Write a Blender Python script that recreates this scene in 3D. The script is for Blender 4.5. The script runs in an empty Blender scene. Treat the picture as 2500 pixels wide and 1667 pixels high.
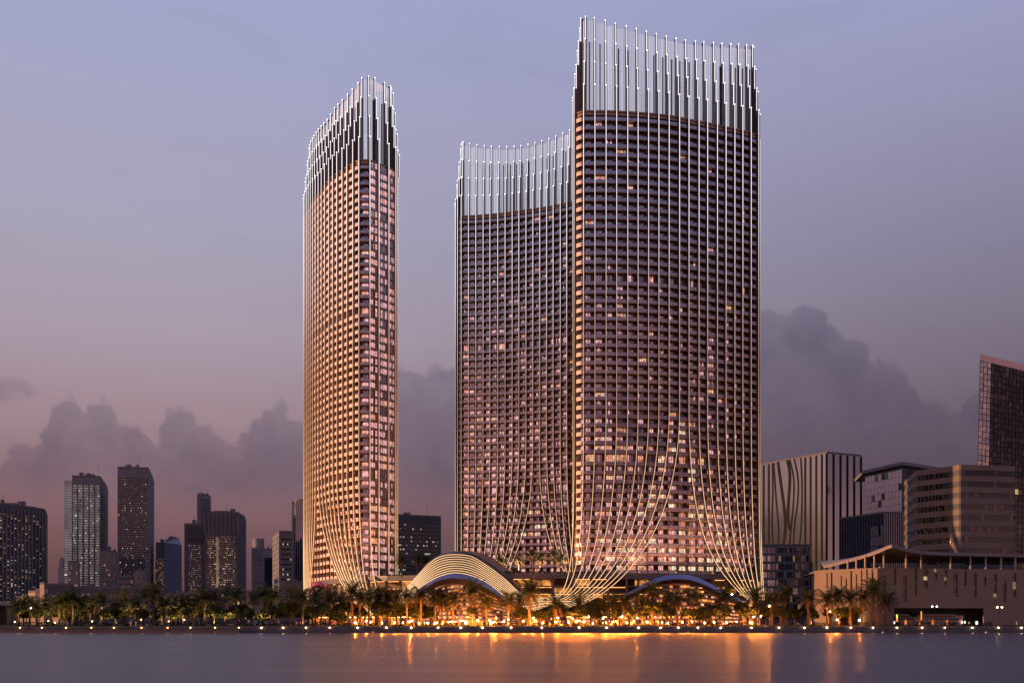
import bpy, bmesh, math, random
from mathutils import Vector, Matrix, noise as mnoise
random.seed(11)
C = bpy.context.scene.collection
SC = bpy.context.scene
PI = math.pi

# ------------------------------------------------------------------ camera
CAM_H, FPX, HOR = 4.0, 2600.0, 1512.0          # eye height (m), focal length and horizon row in photo pixels
cd = bpy.data.cameras.new("camera")
cam = bpy.data.objects.new("camera", cd); C.objects.link(cam)
cam.location = (0, 0, CAM_H); cam.rotation_euler = (PI/2, 0, 0)
cd.sensor_width = 36.0; cd.lens = 36.0*FPX/2500.0
cd.shift_y = (HOR-833.5)/2500.0
cd.clip_start = 0.5; cd.clip_end = 20000
SC.camera = cam

# ------------------------------------------------------------------ colour management
SC.view_settings.view_transform = 'Standard'
SC.view_settings.look = 'None'
SC.view_settings.exposure = 0.0
SC.view_settings.gamma = 1.0
SC.view_settings.use_curve_mapping = False
SC.render.engine = 'CYCLES'
SC.cycles.use_denoising = True
SC.cycles.max_bounces = 6
SC.cycles.transparent_max_bounces = 16
SC.cycles.caustics_reflective = False
SC.cycles.caustics_refractive = False
SC.cycles.sample_clamp_indirect = 8.0

def lin(r, g, b):
    f = lambda c: (c/255/12.92) if c/255 <= 0.04045 else ((c/255+0.055)/1.055)**2.4
    return (f(r), f(g), f(b), 1.0)

# ------------------------------------------------------------------ sky
SUN_EL, SUN_AZ = math.radians(3.2), math.radians(-84)     # azimuth from +Y (view), negative = left
class NT:
    """small helper to write node trees"""
    def __init__(s, tree): s.t = tree; s.n = tree.nodes; s.l = tree.links
    def node(s, typ, **kw):
        n = s.n.new(typ)
        for k, v in kw.items(): setattr(n, k, v)
        return n
    def link(s, a, b): s.l.new(a, b)
    def put(s, sock, v):
        if isinstance(v, (int, float)): sock.default_value = v
        elif isinstance(v, (tuple, list)): sock.default_value = v
        else: s.link(v, sock)
    def math(s, op, a, b=None, c=None, clamp=False):
        n = s.node('ShaderNodeMath', operation=op); n.use_clamp = clamp
        s.put(n.inputs[0], a)
        if b is not None: s.put(n.inputs[1], b)
        if c is not None: s.put(n.inputs[2], c)
        return n.outputs[0]
    def ramp(s, fac, stops, interp='LINEAR'):
        n = s.node('ShaderNodeValToRGB'); cr = n.color_ramp; cr.interpolation = interp
        while len(cr.elements) < len(stops): cr.elements.new(0.5)
        for e, (p, c) in zip(cr.elements, stops): e.position = p; e.color = c
        s.put(n.inputs[0], fac); return n.outputs[0]
    def mixc(s, fac, a, b, mode='MIX'):
        n = s.node('ShaderNodeMix', data_type='RGBA', blend_type=mode)
        s.put(n.inputs[0], fac); s.put(n.inputs[6], a); s.put(n.inputs[7], b); return n.outputs[2]
    def smooth(s, v, a, b):
        n = s.node('ShaderNodeMapRange', interpolation_type='SMOOTHSTEP'); n.clamp = True
        s.put(n.inputs[0], v); n.inputs[1].default_value = a; n.inputs[2].default_value = b
        return n.outputs[0]

W = bpy.data.worlds.new("World"); SC.world = W; W.use_nodes = True
g = NT(W.node_tree); g.n.clear()
tc = g.node('ShaderNodeTexCoord'); sep = g.node('ShaderNodeSeparateXYZ'); g.link(tc.outputs['Generated'], sep.inputs[0])
x, y, z = sep.outputs
az = g.math('ARCTAN2', x, y)
hyp = g.math('SQRT', g.math('ADD', g.math('MULTIPLY', x, x), g.math('MULTIPLY', y, y)))
el = g.math('DIVIDE', z, g.math('MAXIMUM', hyp, 0.02))             # tangent of the elevation
elc = g.math('MAXIMUM', el, 0.0)
# twilight gradient by elevation (0..0.8 in tan), left (sunward) and right variants
E = lambda py: min(1.0, (HOR-py)/FPX/3.0)
left = g.ramp(g.math('DIVIDE', elc, 3.0), [
    (E(1512), lin(94, 64, 71)), (E(1400), lin(105, 72, 79)), (E(1250), lin(131, 96, 104)), (E(1050), lin(160, 134, 144)),
    (E(850), lin(170, 155, 170)), (E(600), lin(169, 164, 186)), (E(300), lin(167, 167, 198)), (E(0), lin(163, 167, 204)), (0.27, lin(142, 150, 198)), (0.5, lin(104, 112, 166)), (1.0, lin(74, 82, 138))])
right = g.ramp(g.math('DIVIDE', elc, 3.0), [
    (E(1512), lin(72, 54, 66)), (E(1300), lin(82, 63, 79)), (E(1130), lin(92, 75, 92)), (E(950), lin(115, 103, 120)),
    (E(750), lin(129, 121, 143)), (E(520), lin(140, 137, 166)), (E(260), lin(152, 152, 186)), (E(0), lin(159, 161, 199)), (0.27, lin(140, 148, 196)), (0.5, lin(102, 110, 164)), (1.0, lin(74, 82, 138))])
# warm/cool side: cosine of the angle from the sunward azimuth gives an even swing all the way round
swing = g.math('COSINE', g.math('SUBTRACT', az, SUN_AZ))
side = g.smooth(swing, -0.42, 0.46)
base = g.mixc(side, right, left)
# brighter pink twilight band round the sunset side and behind
sunb = g.math('MULTIPLY', g.smooth(g.math('COSINE', g.math('SUBTRACT', az, math.radians(-172))), -0.35, 0.6), g.smooth(el, 0.40, 0.02))
pk = lin(255, 176, 158); pk = tuple(v*1.2 for v in pk[:3])+(1,)
base = g.mixc(g.math('MULTIPLY', sunb, 0.85), base, pk)
# clouds: cumulus bank, top height as a function of azimuth
prof = [(0,1130),(35,1085),(75,1070),(110,1050),(128,1000),(140,972),(165,966),(185,975),(196,1010),(208,1012),(222,985),(245,972),(268,972),
        (278,1035),(320,1040),(352,1032),(385,1062),(398,1025),(425,998),(466,998),(482,1025),(540,1060),(555,1085),(600,1050),(635,1015),(655,978),(680,976),(700,1000),(730,1020),
        (800,960),(880,900),(960,885),(1000,884),(1040,892),(1090,898),(1150,885),(1300,880),(1500,860),(1700,800),(1850,757),(1875,742),(1925,735),(1975,738),(2005,757),
        (2022,775),(2035,795),(2065,808),(2110,822),(2128,842),(2138,862),(2120,900),(2125,915),(2210,917),(2240,930),(2255,965),(2340,975),(2380,935),(2430,905),(2500,890)]
fc = g.node('ShaderNodeFloatCurve'); cv = fc.mapping.curves[0]
AZ0, AZ1 = -0.46, 0.46
pts = []
for px, py in sorted(prof):
    a = math.atan((px-1250)/FPX); pts.append(((a-AZ0)/(AZ1-AZ0), (HOR-py)/FPX*math.cos(a)/0.4))
while len(cv.points) < len(pts): cv.points.new(0.5, 0.5)
for p, (u, v) in zip(cv.points, pts): p.location = (u, v); p.handle_type = 'AUTO_CLAMPED'
fc.mapping.update()
mr = g.node('ShaderNodeMapRange'); mr.clamp = True; g.put(mr.inputs[0], az); mr.inputs[1].default_value = AZ0; mr.inputs[2].default_value = AZ1
g.link(mr.outputs[0], fc.inputs['Value']); fc.inputs['Factor'].default_value = 1.0
top = g.math('MULTIPLY', fc.outputs[0], 0.4)
comb = g.node('ShaderNodeCombineXYZ'); g.put(comb.inputs[0], az); g.put(comb.inputs[1], el)
def nz(scale, detail, rough=0.55, dist=0.0, off=0.0, sy=1.0):
    m = g.node('ShaderNodeMapping'); g.link(comb.outputs[0], m.inputs[0]); m.inputs['Location'].default_value = (off, off*0.7, 0); m.inputs['Scale'].default_value = (1, sy, 1)
    n = g.node('ShaderNodeTexNoise'); g.link(m.outputs[0], n.inputs['Vector'])
    n.inputs['Scale'].default_value = scale; n.inputs['Detail'].default_value = detail; n.inputs['Roughness'].default_value = rough; n.inputs['Distortion'].default_value = dist
    return g.math('SUBTRACT', n.outputs[0], 0.5)
n1 = nz(26, 6, 0.6, 0.8); n2 = nz(9, 3, 0.5, 0.3, 3.1); n3 = nz(70, 5, 0.62, 0.5, 7.7); n4 = nz(15, 4, 0.55, 0.4, 11.3)
vr = g.node('ShaderNodeTexVoronoi', feature='SMOOTH_F1'); vr.inputs['Scale'].default_value = 52; vr.inputs['Smoothness'].default_value = 0.3
wv = g.node('ShaderNodeCombineXYZ'); g.put(wv.inputs[0], g.math('ADD', az, g.math('MULTIPLY', n1, 0.012))); g.put(wv.inputs[1], g.math('ADD', el, g.math('MULTIPLY', n4, 0.012)))
g.link(wv.outputs[0], vr.inputs['Vector'])
g.put(mr.inputs[0], g.math('ADD', az, g.math('MULTIPLY', n1, 0.030)))
puff = g.math('MULTIPLY', g.math('SUBTRACT', 0.25, g.math('MULTIPLY', vr.outputs['Distance'], vr.outputs['Distance'])), 0.020)
edge = g.math('ADD', g.math('ADD', puff, g.math('SUBTRACT', top, el)), g.math('ADD', g.math('MULTIPLY', n4, 0.016), g.math('MULTIPLY', n3, 0.012)))
cov = g.math('MULTIPLY_ADD', g.smooth(edge, -0.002, 0.008), 0.72, g.math('MULTIPLY', g.smooth(g.math('ADD', edge, g.math('MULTIPLY', n1, 0.05)), -0.012, 0.045), 0.28))
# bank thins out towards the horizon
fade = g.smooth(g.math('ADD', el, g.math('MULTIPLY', n2, 0.06)), 0.085, 0.135)
body = g.math('ADD', 0.82, g.math('ADD', g.math('MULTIPLY', n2, 0.55), g.math('MULTIPLY', n4, 0.35)), clamp=True)
cloud = g.math('MULTIPLY', g.math('MULTIPLY', cov, g.math('MAXIMUM', fade, g.math('MULTIPLY', g.math('SUBTRACT', 1.0, side), 0.5))), body)
# detached cloud low at the left edge
bx = g.math('DIVIDE', g.math('SUBTRACT', az, math.atan((-10-1250)/FPX)), 0.034)
by = g.math('DIVIDE', g.math('SUBTRACT', el, (HOR-955)/FPX*0.9), 0.016)
blob = g.math('SUBTRACT', 1.0, g.math('ADD', g.math('MULTIPLY', bx, bx), g.math('MULTIPLY', by, by)))
blob = g.smooth(g.math('ADD', blob, g.math('MULTIPLY', n1, 3.0)), 0.0, 1.2)
cloud = g.math('MAXIMUM', cloud, g.math('MULTIPLY', blob, 0.6))
ccol = g.mixc(side, g.ramp(g.math('DIVIDE', el, 0.35), [(0.25, lin(86, 70, 86)), (0.55, lin(95, 84, 104)), (0.9, lin(106, 100, 126))]),
              g.ramp(g.math('DIVIDE', el, 0.35), [(0.25, lin(110, 87, 102)), (0.42, lin(116, 98, 115)), (0.6, lin(128, 116, 133))]))
ccol = g.mixc(g.math('ADD', 0.5, g.math('MULTIPLY', g.math('ADD', n1, puff), 2.2), clamp=True), ccol, g.mixc(1.0, ccol, lin(228, 226, 236), 'MULTIPLY'))
wisp = g.math('MULTIPLY', g.smooth(nz(5, 4, 0.55, 0.5, 1.3, 3.0), 0.02, 0.25), 0.18)
skyc = g.mixc(wisp, base, g.mixc(0.5, base, ccol))
skyc = g.mixc(g.math('MULTIPLY', cloud, 0.9), skyc, ccol)
bg1 = g.node('ShaderNodeBackground'); g.link(skyc, bg1.inputs[0]); bg1.inputs[1].default_value = 0.97
ns = g.node('ShaderNodeTexSky', sky_type='NISHITA'); ns.sun_disc = False
ns.sun_elevation = SUN_EL; ns.sun_rotation = SUN_AZ % (2*PI); ns.air_density = 1.3; ns.dust_density = 2.0
bg2 = g.node('ShaderNodeBackground'); g.link(ns.outputs[0], bg2.inputs[0]); bg2.inputs[1].default_value = 0.008
ad = g.node('ShaderNodeAddShader'); g.link(bg1.outputs[0], ad.inputs[0]); g.link(bg2.outputs[0], ad.inputs[1])
wo = g.node('ShaderNodeOutputWorld'); g.link(ad.outputs[0], wo.inputs[0])
W.cycles.sampling_method = 'MANUAL'; W.cycles.sample_map_resolution = 1024

# ------------------------------------------------------------------ sun (low, far left)
sd = bpy.data.lights.new("sun", 'SUN'); sd.energy = 5.0; sd.angle = math.radians(0.6); sd.color = (1.0, 0.50, 0.23)
so = bpy.data.objects.new("sun", sd); C.objects.link(so)
SDIR = Vector((math.sin(SUN_AZ)*math.cos(SUN_EL), math.cos(SUN_AZ)*math.cos(SUN_EL), math.sin(SUN_EL)))
SDIR = Vector((-math.cos(SUN_EL), -0.03, math.sin(SUN_EL))).normalized()
so.rotation_euler = SDIR.to_track_quat('Z', 'Y').to_euler(); so.location = (-300, 0, 300)
ns.sun_rotation = math.atan2(SDIR.x, SDIR.y) % (2*PI)

# ------------------------------------------------------------------ materials
MATS = {}
def _mat(name):
    m = bpy.data.materials.new(name); m.use_nodes = True; t = NT(m.node_tree); t.n.clear()
    o = t.node('ShaderNodeOutputMaterial'); MATS[name] = m
    return m, t, o
def mat(name, col, rough=0.6, metal=0.0, var=0.18, scale=0.6, spec=0.5, bump=0.0, rvar=0.0):
    m, t, o = _mat(name)
    p = t.node('ShaderNodeBsdfPrincipled'); t.link(p.outputs[0], o.inputs[0])
    tcn = t.node('ShaderNodeTexCoord'); nn = t.node('ShaderNodeTexNoise'); t.link(tcn.outputs['Object'], nn.inputs['Vector'])
    nn.inputs['Scale'].default_value = scale; nn.inputs['Detail'].default_value = 5
    c = col if len(col) == 4 else (*col, 1)
    lo = tuple(v*(1-var) for v in c[:3])+(1,); hi = tuple(min(1, v*(1+var)) for v in c[:3])+(1,)
    t.link(t.ramp(nn.outputs[0], [(0.3, lo), (0.7, hi)]), p.inputs['Base Color'])
    p.inputs['Roughness'].default_value = rough; p.inputs['Metallic'].default_value = metal; p.inputs['Specular IOR Level'].default_value = spec
    if rvar: t.link(t.math('MULTIPLY_ADD', nn.outputs[0], rvar, rough-rvar/2), p.inputs['Roughness'])
    if bump:
        b = t.node('ShaderNodeBump'); b.inputs['Strength'].default_value = bump; b.inputs['Distance'].default_value = 0.05
        t.link(nn.outputs[0], b.inputs['Height']); t.link(b.outputs[0], p.inputs['Normal'])
    return m
def emit(name, col, strength, var=0.0, scale=0.8):
    m, t, o = _mat(name)
    e = t.node('ShaderNodeEmission'); e.inputs[1].default_value = strength
    c = col if len(col) == 4 else (*col, 1)
    if var:
        tcn = t.node('ShaderNodeTexCoord'); nn = t.node('ShaderNodeTexNoise'); t.link(tcn.outputs['Object'], nn.inputs['Vector'])
        nn.inputs['Scale'].default_value = scale; nn.inputs['Detail'].default_value = 3
        t.link(t.ramp(nn.outputs[0], [(0.34, tuple(v*(1-var) for v in c[:3])+(1,)), (0.66, c)]), e.inputs[0])
    else: e.inputs[0].default_value = c
    t.link(e.outputs[0], o.inputs[0]); return m
def glass(name, tint, diff, refl=0.5, rough=0.03, lit=None, lits=0.0):
    """coated facade glass: tinted mirror over a dark or curtained interior"""
    m, t, o = _mat(name)
    gl = t.node('ShaderNodeBsdfGlossy'); gl.inputs['Color'].default_value = (*tint, 1); gl.inputs['Roughness'].default_value = rough
    df = t.node('ShaderNodeBsdfDiffuse'); df.inputs['Color'].default_value = (*diff, 1)
    mx = t.node('ShaderNodeMixShader')
    lw = t.node('ShaderNodeLayerWeight'); lw.inputs['Blend'].default_value = 0.35
    t.link(t.math('MULTIPLY_ADD', lw.outputs['Fresnel'], 1.0-refl, refl*0.8, clamp=True), mx.inputs[0])
    last = df.outputs[0]
    if lit:
        e = t.node('ShaderNodeEmission'); e.inputs[1].default_value = lits
        tcn = t.node('ShaderNodeTexCoord'); nn = t.node('ShaderNodeTexNoise'); t.link(tcn.outputs['Object'], nn.inputs['Vector'])
        nn.inputs['Scale'].default_value = 0.9; nn.inputs['Detail'].default_value = 3; nn.inputs['Roughness'].default_value = 0.7
        t.link(t.ramp(nn.outputs[0], [(0.36, tuple(v*0.12 for v in lit)+(1,)), (0.62, (*lit, 1))]), e.inputs[0])
        a = t.node('ShaderNodeAddShader'); t.link(last, a.inputs[0]); t.link(e.outputs[0], a.inputs[1]); last = a.outputs[0]
    t.link(last, mx.inputs[1]); t.link(gl.outputs[0], mx.inputs[2]); t.link(mx.outputs[0], o.inputs[0]); return m

# LED strips: golden at the foot, dim half way, white at the crown
m, t, o = _mat('led_strip')
ge = t.node('ShaderNodeNewGeometry'); sp = t.node('ShaderNodeSeparateXYZ'); t.link(ge.outputs['Position'], sp.inputs[0])
zf = t.math('DIVIDE', sp.outputs[2], 240.0, clamp=True)
colr = t.ramp(zf, [(0.0, (1, .62, .27, 1)), (0.25, (1, .58, .29, 1)), (0.45, (1, .66, .45, 1)), (0.62, (.95, .88, .92, 1)), (1.0, (.94, .96, 1, 1))])
strr = t.ramp(zf, [(p_, (v_,)*3+(1,)) for p_, v_ in ((0, .95), (.07, .95), (.11, .80), (.20, .66), (.30, .42), (.42, .24), (.54, .40), (.66, .72), (.78, .85), (1, .9))])
e = t.node('ShaderNodeEmission'); t.link(colr, e.inputs[0]); t.link(t.math('MULTIPLY', strr, 1.6), e.inputs[1])
df = t.node('ShaderNodeBsdfDiffuse'); df.inputs[0].default_value = (.40, .36, .32, 1)
a = t.node('ShaderNodeAddShader'); t.link(e.outputs[0], a.inputs[0]); t.link(df.outputs[0], a.inputs[1]); t.link(a.outputs[0], o.inputs[0])

mat('blade', (0.11, 0.095, 0.10), 0.35, 0.6, 0.2, 0.3)
mat('bronze', (0.30, 0.195, 0.14), 0.4, 0.35, 0.25, 0.25)
mat('bronze_dark', (0.075, 0.052, 0.045), 0.5, 0.2, 0.25, 0.3)
mat('pier_sunlit', (0.48, 0.29, 0.18), 0.5, 0.1, 0.12, 0.3)  # sunlit gold put into the pier colour on sunward bays
mat('fin_sunlit', (0.50, 0.31, 0.17), 0.45, 0.2, 0.12, 0.3)  # tan copy of the blade, coloured as if caught by low sun
mat('gold_trim', (0.55, 0.38, 0.22), 0.35, 0.6, 0.12, 0.4)
mat('core_sunlit', (0.34, 0.21, 0.13), 0.7, 0, 0.25, 0.2)  # copy of the core with the sun's orange in its colour
mat('core', (0.16, 0.10, 0.08), 0.7, 0, 0.3, 0.2)
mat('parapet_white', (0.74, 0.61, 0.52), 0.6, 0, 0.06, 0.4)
mat('frame_metal', (0.30, 0.25, 0.25), 0.4, 0.4, 0.1)
glass('rail_glass', (0.74, 0.72, 0.90), (0.09, 0.08, 0.11), 0.42, 0.10)
glass('glass_a', (0.84, 0.74, 0.80), (0.02, 0.018, 0.025), 0.70, 0.02)
glass('glass_b', (0.90, 0.76, 0.80), (0.20, 0.15, 0.15), 0.55, 0.05, (1.0, 0.52, 0.52), 1.9)  # pink sky reflection put into the panes as emission
glass('glass_c', (0.55, 0.5, 0.62), (0.03, 0.025, 0.035), 0.42, 0.03)
glass('glass_warm', (0.62, 0.52, 0.56), (0.12, 0.08, 0.07), 0.4, 0.04, (1.0, 0.38, 0.22), 1.7)
glass('glass_lit', (0.5, 0.45, 0.5), (0.2, 0.15, 0.1), 0.2, 0.05, (1.0, 0.58, 0.32), 1.6)
glass('glass_bright', (0.4, 0.4, 0.4), (0.3, 0.25, 0.2), 0.15, 0.05, (1.0, 0.76, 0.54), 1.9)
emit('tip_glow', (0.95, 0.94, 1.0), 4.0)
# frosted crown glass, emission added to lift it above the sky
m, t, o = _mat('crown_glass')
tr = t.node('ShaderNodeBsdfTransparent'); tr.inputs[0].default_value = (0.9, 0.93, 0.97, 1)
d1 = t.node('ShaderNodeBsdfDiffuse'); d1.inputs[0].default_value = (.68, .66, .75, 1)
d2 = t.node('ShaderNodeBsdfTranslucent'); d2.inputs[0].default_value = (.62, .66, .74, 1)
g1 = t.node('ShaderNodeBsdfGlossy'); g1.inputs[0].default_value = (.8, .82, .9, 1); g1.inputs[1].default_value = 0.12
e = t.node('ShaderNodeEmission'); e.inputs[0].default_value = (.92, .90, 1, 1)
tcn = t.node('ShaderNodeTexCoord'); mp = t.node('ShaderNodeMapping'); t.link(tcn.outputs['Object'], mp.inputs[0]); mp.inputs['Scale'].default_value = (1.7, 1.7, 0.012)
nn = t.node('ShaderNodeTexNoise'); t.link(mp.outputs[0], nn.inputs['Vector']); nn.inputs['Scale'].default_value = 1.0; nn.inputs['Detail'].default_value = 3
t.link(t.math('MULTIPLY_ADD', nn.outputs[0], 0.50, 0.12), e.inputs[1])
m1 = t.node('ShaderNodeMixShader'); m1.inputs[0].default_value = 0.5; t.link(d1.outputs[0], m1.inputs[1]); t.link(d2.outputs[0], m1.inputs[2])
m2 = t.node('ShaderNodeMixShader'); m2.inputs[0].default_value = 0.25; t.link(m1.outputs[0], m2.inputs[1]); t.link(g1.outputs[0], m2.inputs[2])
aa = t.node('ShaderNodeAddShader'); t.link(m2.outputs[0], aa.inputs[0]); t.link(e.outputs[0], aa.inputs[1])
m3 = t.node('ShaderNodeMixShader'); m3.inputs[0].default_value = 0.55; t.link(tr.outputs[0], m3.inputs[1]); t.link(aa.outputs[0], m3.inputs[2])
t.link(m3.outputs[0], o.inputs[0])

# ------------------------------------------------------------------ mesh helpers
def P(px, py, Y):
    """photo pixel at distance Y -> world point"""
    return Vector(((px-1250)/FPX*Y, Y, CAM_H+(HOR-py)/FPX*Y))
def PX(px, Y): return (px-1250)/FPX*Y
def PZ(py, Y): return CAM_H+(HOR-py)/FPX*Y

class MB:
    def __init__(s): s.v = []; s.f = []; s.m = []
    def quad(s, a, b, c, d, mi=0):
        n = len(s.v); s.v += [tuple(a), tuple(b), tuple(c), tuple(d)]; s.f.append((n, n+1, n+2, n+3)); s.m.append(mi)
    def hexa(s, p, mi=0):
        """8 points: bottom 4 (ccw), top 4"""
        n = len(s.v); s.v += [tuple(q) for q in p]
        for f in ((3,2,1,0),(4,5,6,7),(0,1,5,4),(1,2,6,5),(2,3,7,6),(3,0,4,7)): s.f.append(tuple(n+i for i in f)); s.m.append(mi)
    def box(s, x0, x1, y0, y1, z0, z1, mi=0):
        s.hexa([(x0,y0,z0),(x1,y0,z0),(x1,y1,z0),(x0,y1,z0),(x0,y0,z1),(x1,y0,z1),(x1,y1,z1),(x0,y1,z1)], mi)
    def prism(s, poly, z0, z1, mi=0, cap=True):
        n = len(s.v); k = len(poly)
        s.v += [(p[0], p[1], z0) for p in poly]+[(p[0], p[1], z1) for p in poly]
        for i in range(k):
            j = (i+1) % k; s.f.append((n+i, n+j, n+k+j, n+k+i)); s.m.append(mi)
        if cap:
            s.f.append(tuple(n+k+i for i in range(k))); s.m.append(mi)
            s.f.append(tuple(n+i for i in reversed(range(k)))); s.m.append(mi)
    def strip(s, A, B, z0, z1, mi=0):
        """solid curved wall between two parallel plan polylines"""
        for i in range(len(A)-1):
            a, b, c, d = A[i], A[i+1], B[i+1], B[i]
            s.hexa([(a[0],a[1],z0),(b[0],b[1],z0),(c[0],c[1],z0),(d[0],d[1],z0),(a[0],a[1],z1),(b[0],b[1],z1),(c[0],c[1],z1),(d[0],d[1],z1)], mi)
    def ribbon(s, path, norms, w, d0, d1, mi=0):
        """rectangular section swept along path; norms = outward direction at each point"""
        n = len(s.v); k = len(path)
        for i, p in enumerate(path):
            t_ = (Vector(path[min(i+1, k-1)])-Vector(path[max(i-1, 0)])).normalized()
            nn_ = Vector(norms[i]); sd_ = t_.cross(nn_)
            if sd_.length < 1e-5: sd_ = Vector((1,0,0))
            sd_.normalize(); nn2 = sd_.cross(t_).normalized()
            p = Vector(p)
            for (a_, b_) in ((-w/2, d0), (w/2, d0), (w/2, d1), (-w/2, d1)):
                s.v.append(tuple(p+sd_*a_+nn2*b_))
        for i in range(k-1):
            for j in range(4):
                j2 = (j+1) % 4
                s.f.append((n+i*4+j, n+i*4+j2, n+i*4+4+j2, n+i*4+4+j)); s.m.append(mi)
        s.f.append((n+3, n+2, n+1, n)); s.m.append(mi)
        e_ = n+(k-1)*4; s.f.append((e_, e_+1, e_+2, e_+3)); s.m.append(mi)
    def tube(s, path, radii, sides=8, mi=0):
        n = len(s.v); k = len(path)
        for i, p in enumerate(path):
            t_ = (Vector(path[min(i+1, k-1)])-Vector(path[max(i-1, 0)])).normalized()
            u = t_.cross(Vector((0.13, 1, 0.07))); u = u.normalized() if u.length > 1e-4 else Vector((1,0,0)); v_ = t_.cross(u)
            r = radii[i] if isinstance(radii, (list, tuple)) else radii
            for j in range(sides):
                a_ = 2*PI*j/sides; s.v.append(tuple(Vector(p)+u*(math.cos(a_)*r)+v_*(math.sin(a_)*r)))
        for i in range(k-1):
            for j in range(sides):
                j2 = (j+1) % sides; s.f.append((n+i*sides+j, n+i*sides+j2, n+(i+1)*sides+j2, n+(i+1)*sides+j)); s.m.append(mi)
        s.f.append(tuple(n+j for j in reversed(range(sides)))); s.m.append(mi)
        s.f.append(tuple(n+(k-1)*sides+j for j in range(sides))); s.m.append(mi)
    def ball(s, c, r, seg=10, ring=6, mi=0, sz=1.0):
        n = len(s.v)
        s.v.append((c[0], c[1], c[2]+r*sz))
        for i in range(1, ring):
            th = PI*i/ring
            for j in range(seg):
                ph = 2*PI*j/seg; s.v.append((c[0]+r*math.sin(th)*math.cos(ph), c[1]+r*math.sin(th)*math.sin(ph), c[2]+r*sz*math.cos(th)))
        s.v.append((c[0], c[1], c[2]-r*sz)); last = len(s.v)-1
        for j in range(seg):
            j2 = (j+1) % seg
            s.f.append((n, n+1+j, n+1+j2)); s.m.append(mi)
            for i in range(ring-2):
                a_ = n+1+i*seg; s.f.append((a_+j, a_+seg+j, a_+seg+j2, a_+j2)); s.m.append(mi)
            a_ = n+1+(ring-2)*seg; s.f.append((a_+j, last, a_+j2)); s.m.append(mi)
    def add(s, o, dz=0.0):
        n = len(s.v); s.v += [(a_, b_, c_+dz) for a_, b_, c_ in o.v]; s.f += [tuple(i+n for i in f) for f in o.f]; s.m += o.m
    def mesh(s, name, mats, smooth=False):
        me = bpy.data.meshes.new(name); me.from_pydata(s.v, [], s.f)
        for mm in mats: me.materials.append(MATS[mm] if isinstance(mm, str) else mm)
        me.polygons.foreach_set('material_index', s.m)
        if smooth: me.polygons.foreach_set('use_smooth', [True]*len(me.polygons))
        me.update(); return me
    def build(s, name, mats, parent=None, smooth=False, **props):
        return place(s.mesh(name, mats if isinstance(mats, (list, tuple)) else [mats], smooth), name, parent, **props)
def world_loc(o):
    v = Vector((0,0,0))
    while o is not None: v += o.location; o = o.parent
    return v
def place(me, name, parent=None, loc=(0,0,0), **props):
    """link a mesh whose coordinates are world ones, moved by loc"""
    o = bpy.data.objects.new(name, me); C.objects.link(o)
    if parent is not None:
        o.parent = parent; o.location = Vector(loc)-world_loc(parent)
    else: o.location = loc
    for k, v in props.items(): o[k] = v
    return o
def thing(name, label, cat, loc, group=None):
    o = bpy.data.objects.new(name, None); C.objects.link(o); o.location = loc; o.empty_display_size = 1
    o['label'] = label; o['category'] = cat
    if group: o['group'] = group
    return o
def tag(o, label, cat, group=None):
    o['label'] = label; o['category'] = cat
    if group: o['group'] = group
    return o
def recentre(me, loc):
    me.transform(Matrix.Translation(-Vector(loc)))
def bez(p0, p1, p2, p3, n):
    return [tuple((1-t)**3*a+3*(1-t)**2*t*b+3*(1-t)*t*t*c+t**3*d for a, b, c, d in zip(p0, p1, p2, p3)) for t in (i/n for i in range(n+1))]
def catmull(pts, n, closed=False):
    out = []; k = len(pts)
    for i in range(k if closed else k-1):
        g_ = lambda j: pts[j % k] if closed else pts[max(0, min(k-1, j))]
        p0, p1, p2, p3 = g_(i-1), g_(i), g_(i+1), g_(i+2)
        for q in range(n):
            t = q/n
            out.append(tuple(0.5*((2*b)+(c-a)*t+(2*a-5*b+4*c-d)*t*t+(-a+3*b-3*c+d)*t**3) for a, b, c, d in zip(p0, p1, p2, p3)))
    if not closed: out.append(tuple(pts[-1]))
    return out
def interp(xs, ys, x):
    if x <= xs[0]: return ys[0]
    for i in range(len(xs)-1):
        if x <= xs[i+1]:
            t = (x-xs[i])/(xs[i+1]-xs[i]); return ys[i]+(ys[i+1]-ys[i])*t
    return ys[-1]
def sm(t, a, b):
    t = max(0.0, min(1.0, (t-a)/(b-a))); return t*t*(3-2*t)
ORD = ['first','second','third','fourth','fifth','sixth','seventh','eighth','ninth','tenth','eleventh','twelfth','thirteenth','fourteenth','fifteenth','sixteenth','seventeenth','eighteenth','nineteenth','twentieth','twenty-first','twenty-second','twenty-third','twenty-fourth','twenty-fifth','twenty-sixth','twenty-seventh','twenty-eighth','twenty-ninth','thirtieth']
# ------------------------------------------------------------------ the three skyscrapers
SUB = 4
FLOORS = []                                   # (z of the slab top, clear height)
zz = 21.4
for n_, h_ in ((12, 3.345), (1, 4.4), (19, 3.284), (1, 4.5), (18, 3.317)):
    for i in range(n_): FLOORS.append((zz, h_)); zz += h_
ROOF = zz
WM = ['frame_metal', 'glass_a', 'glass_b', 'glass_c', 'glass_warm', 'glass_lit', 'glass_bright']
sphere_mb = MB(); sphere_mb.ball((0,0,0), 0.17, 8, 5)
TIP = sphere_mb.mesh('tip_light', ['tip_glow'], True)

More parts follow.
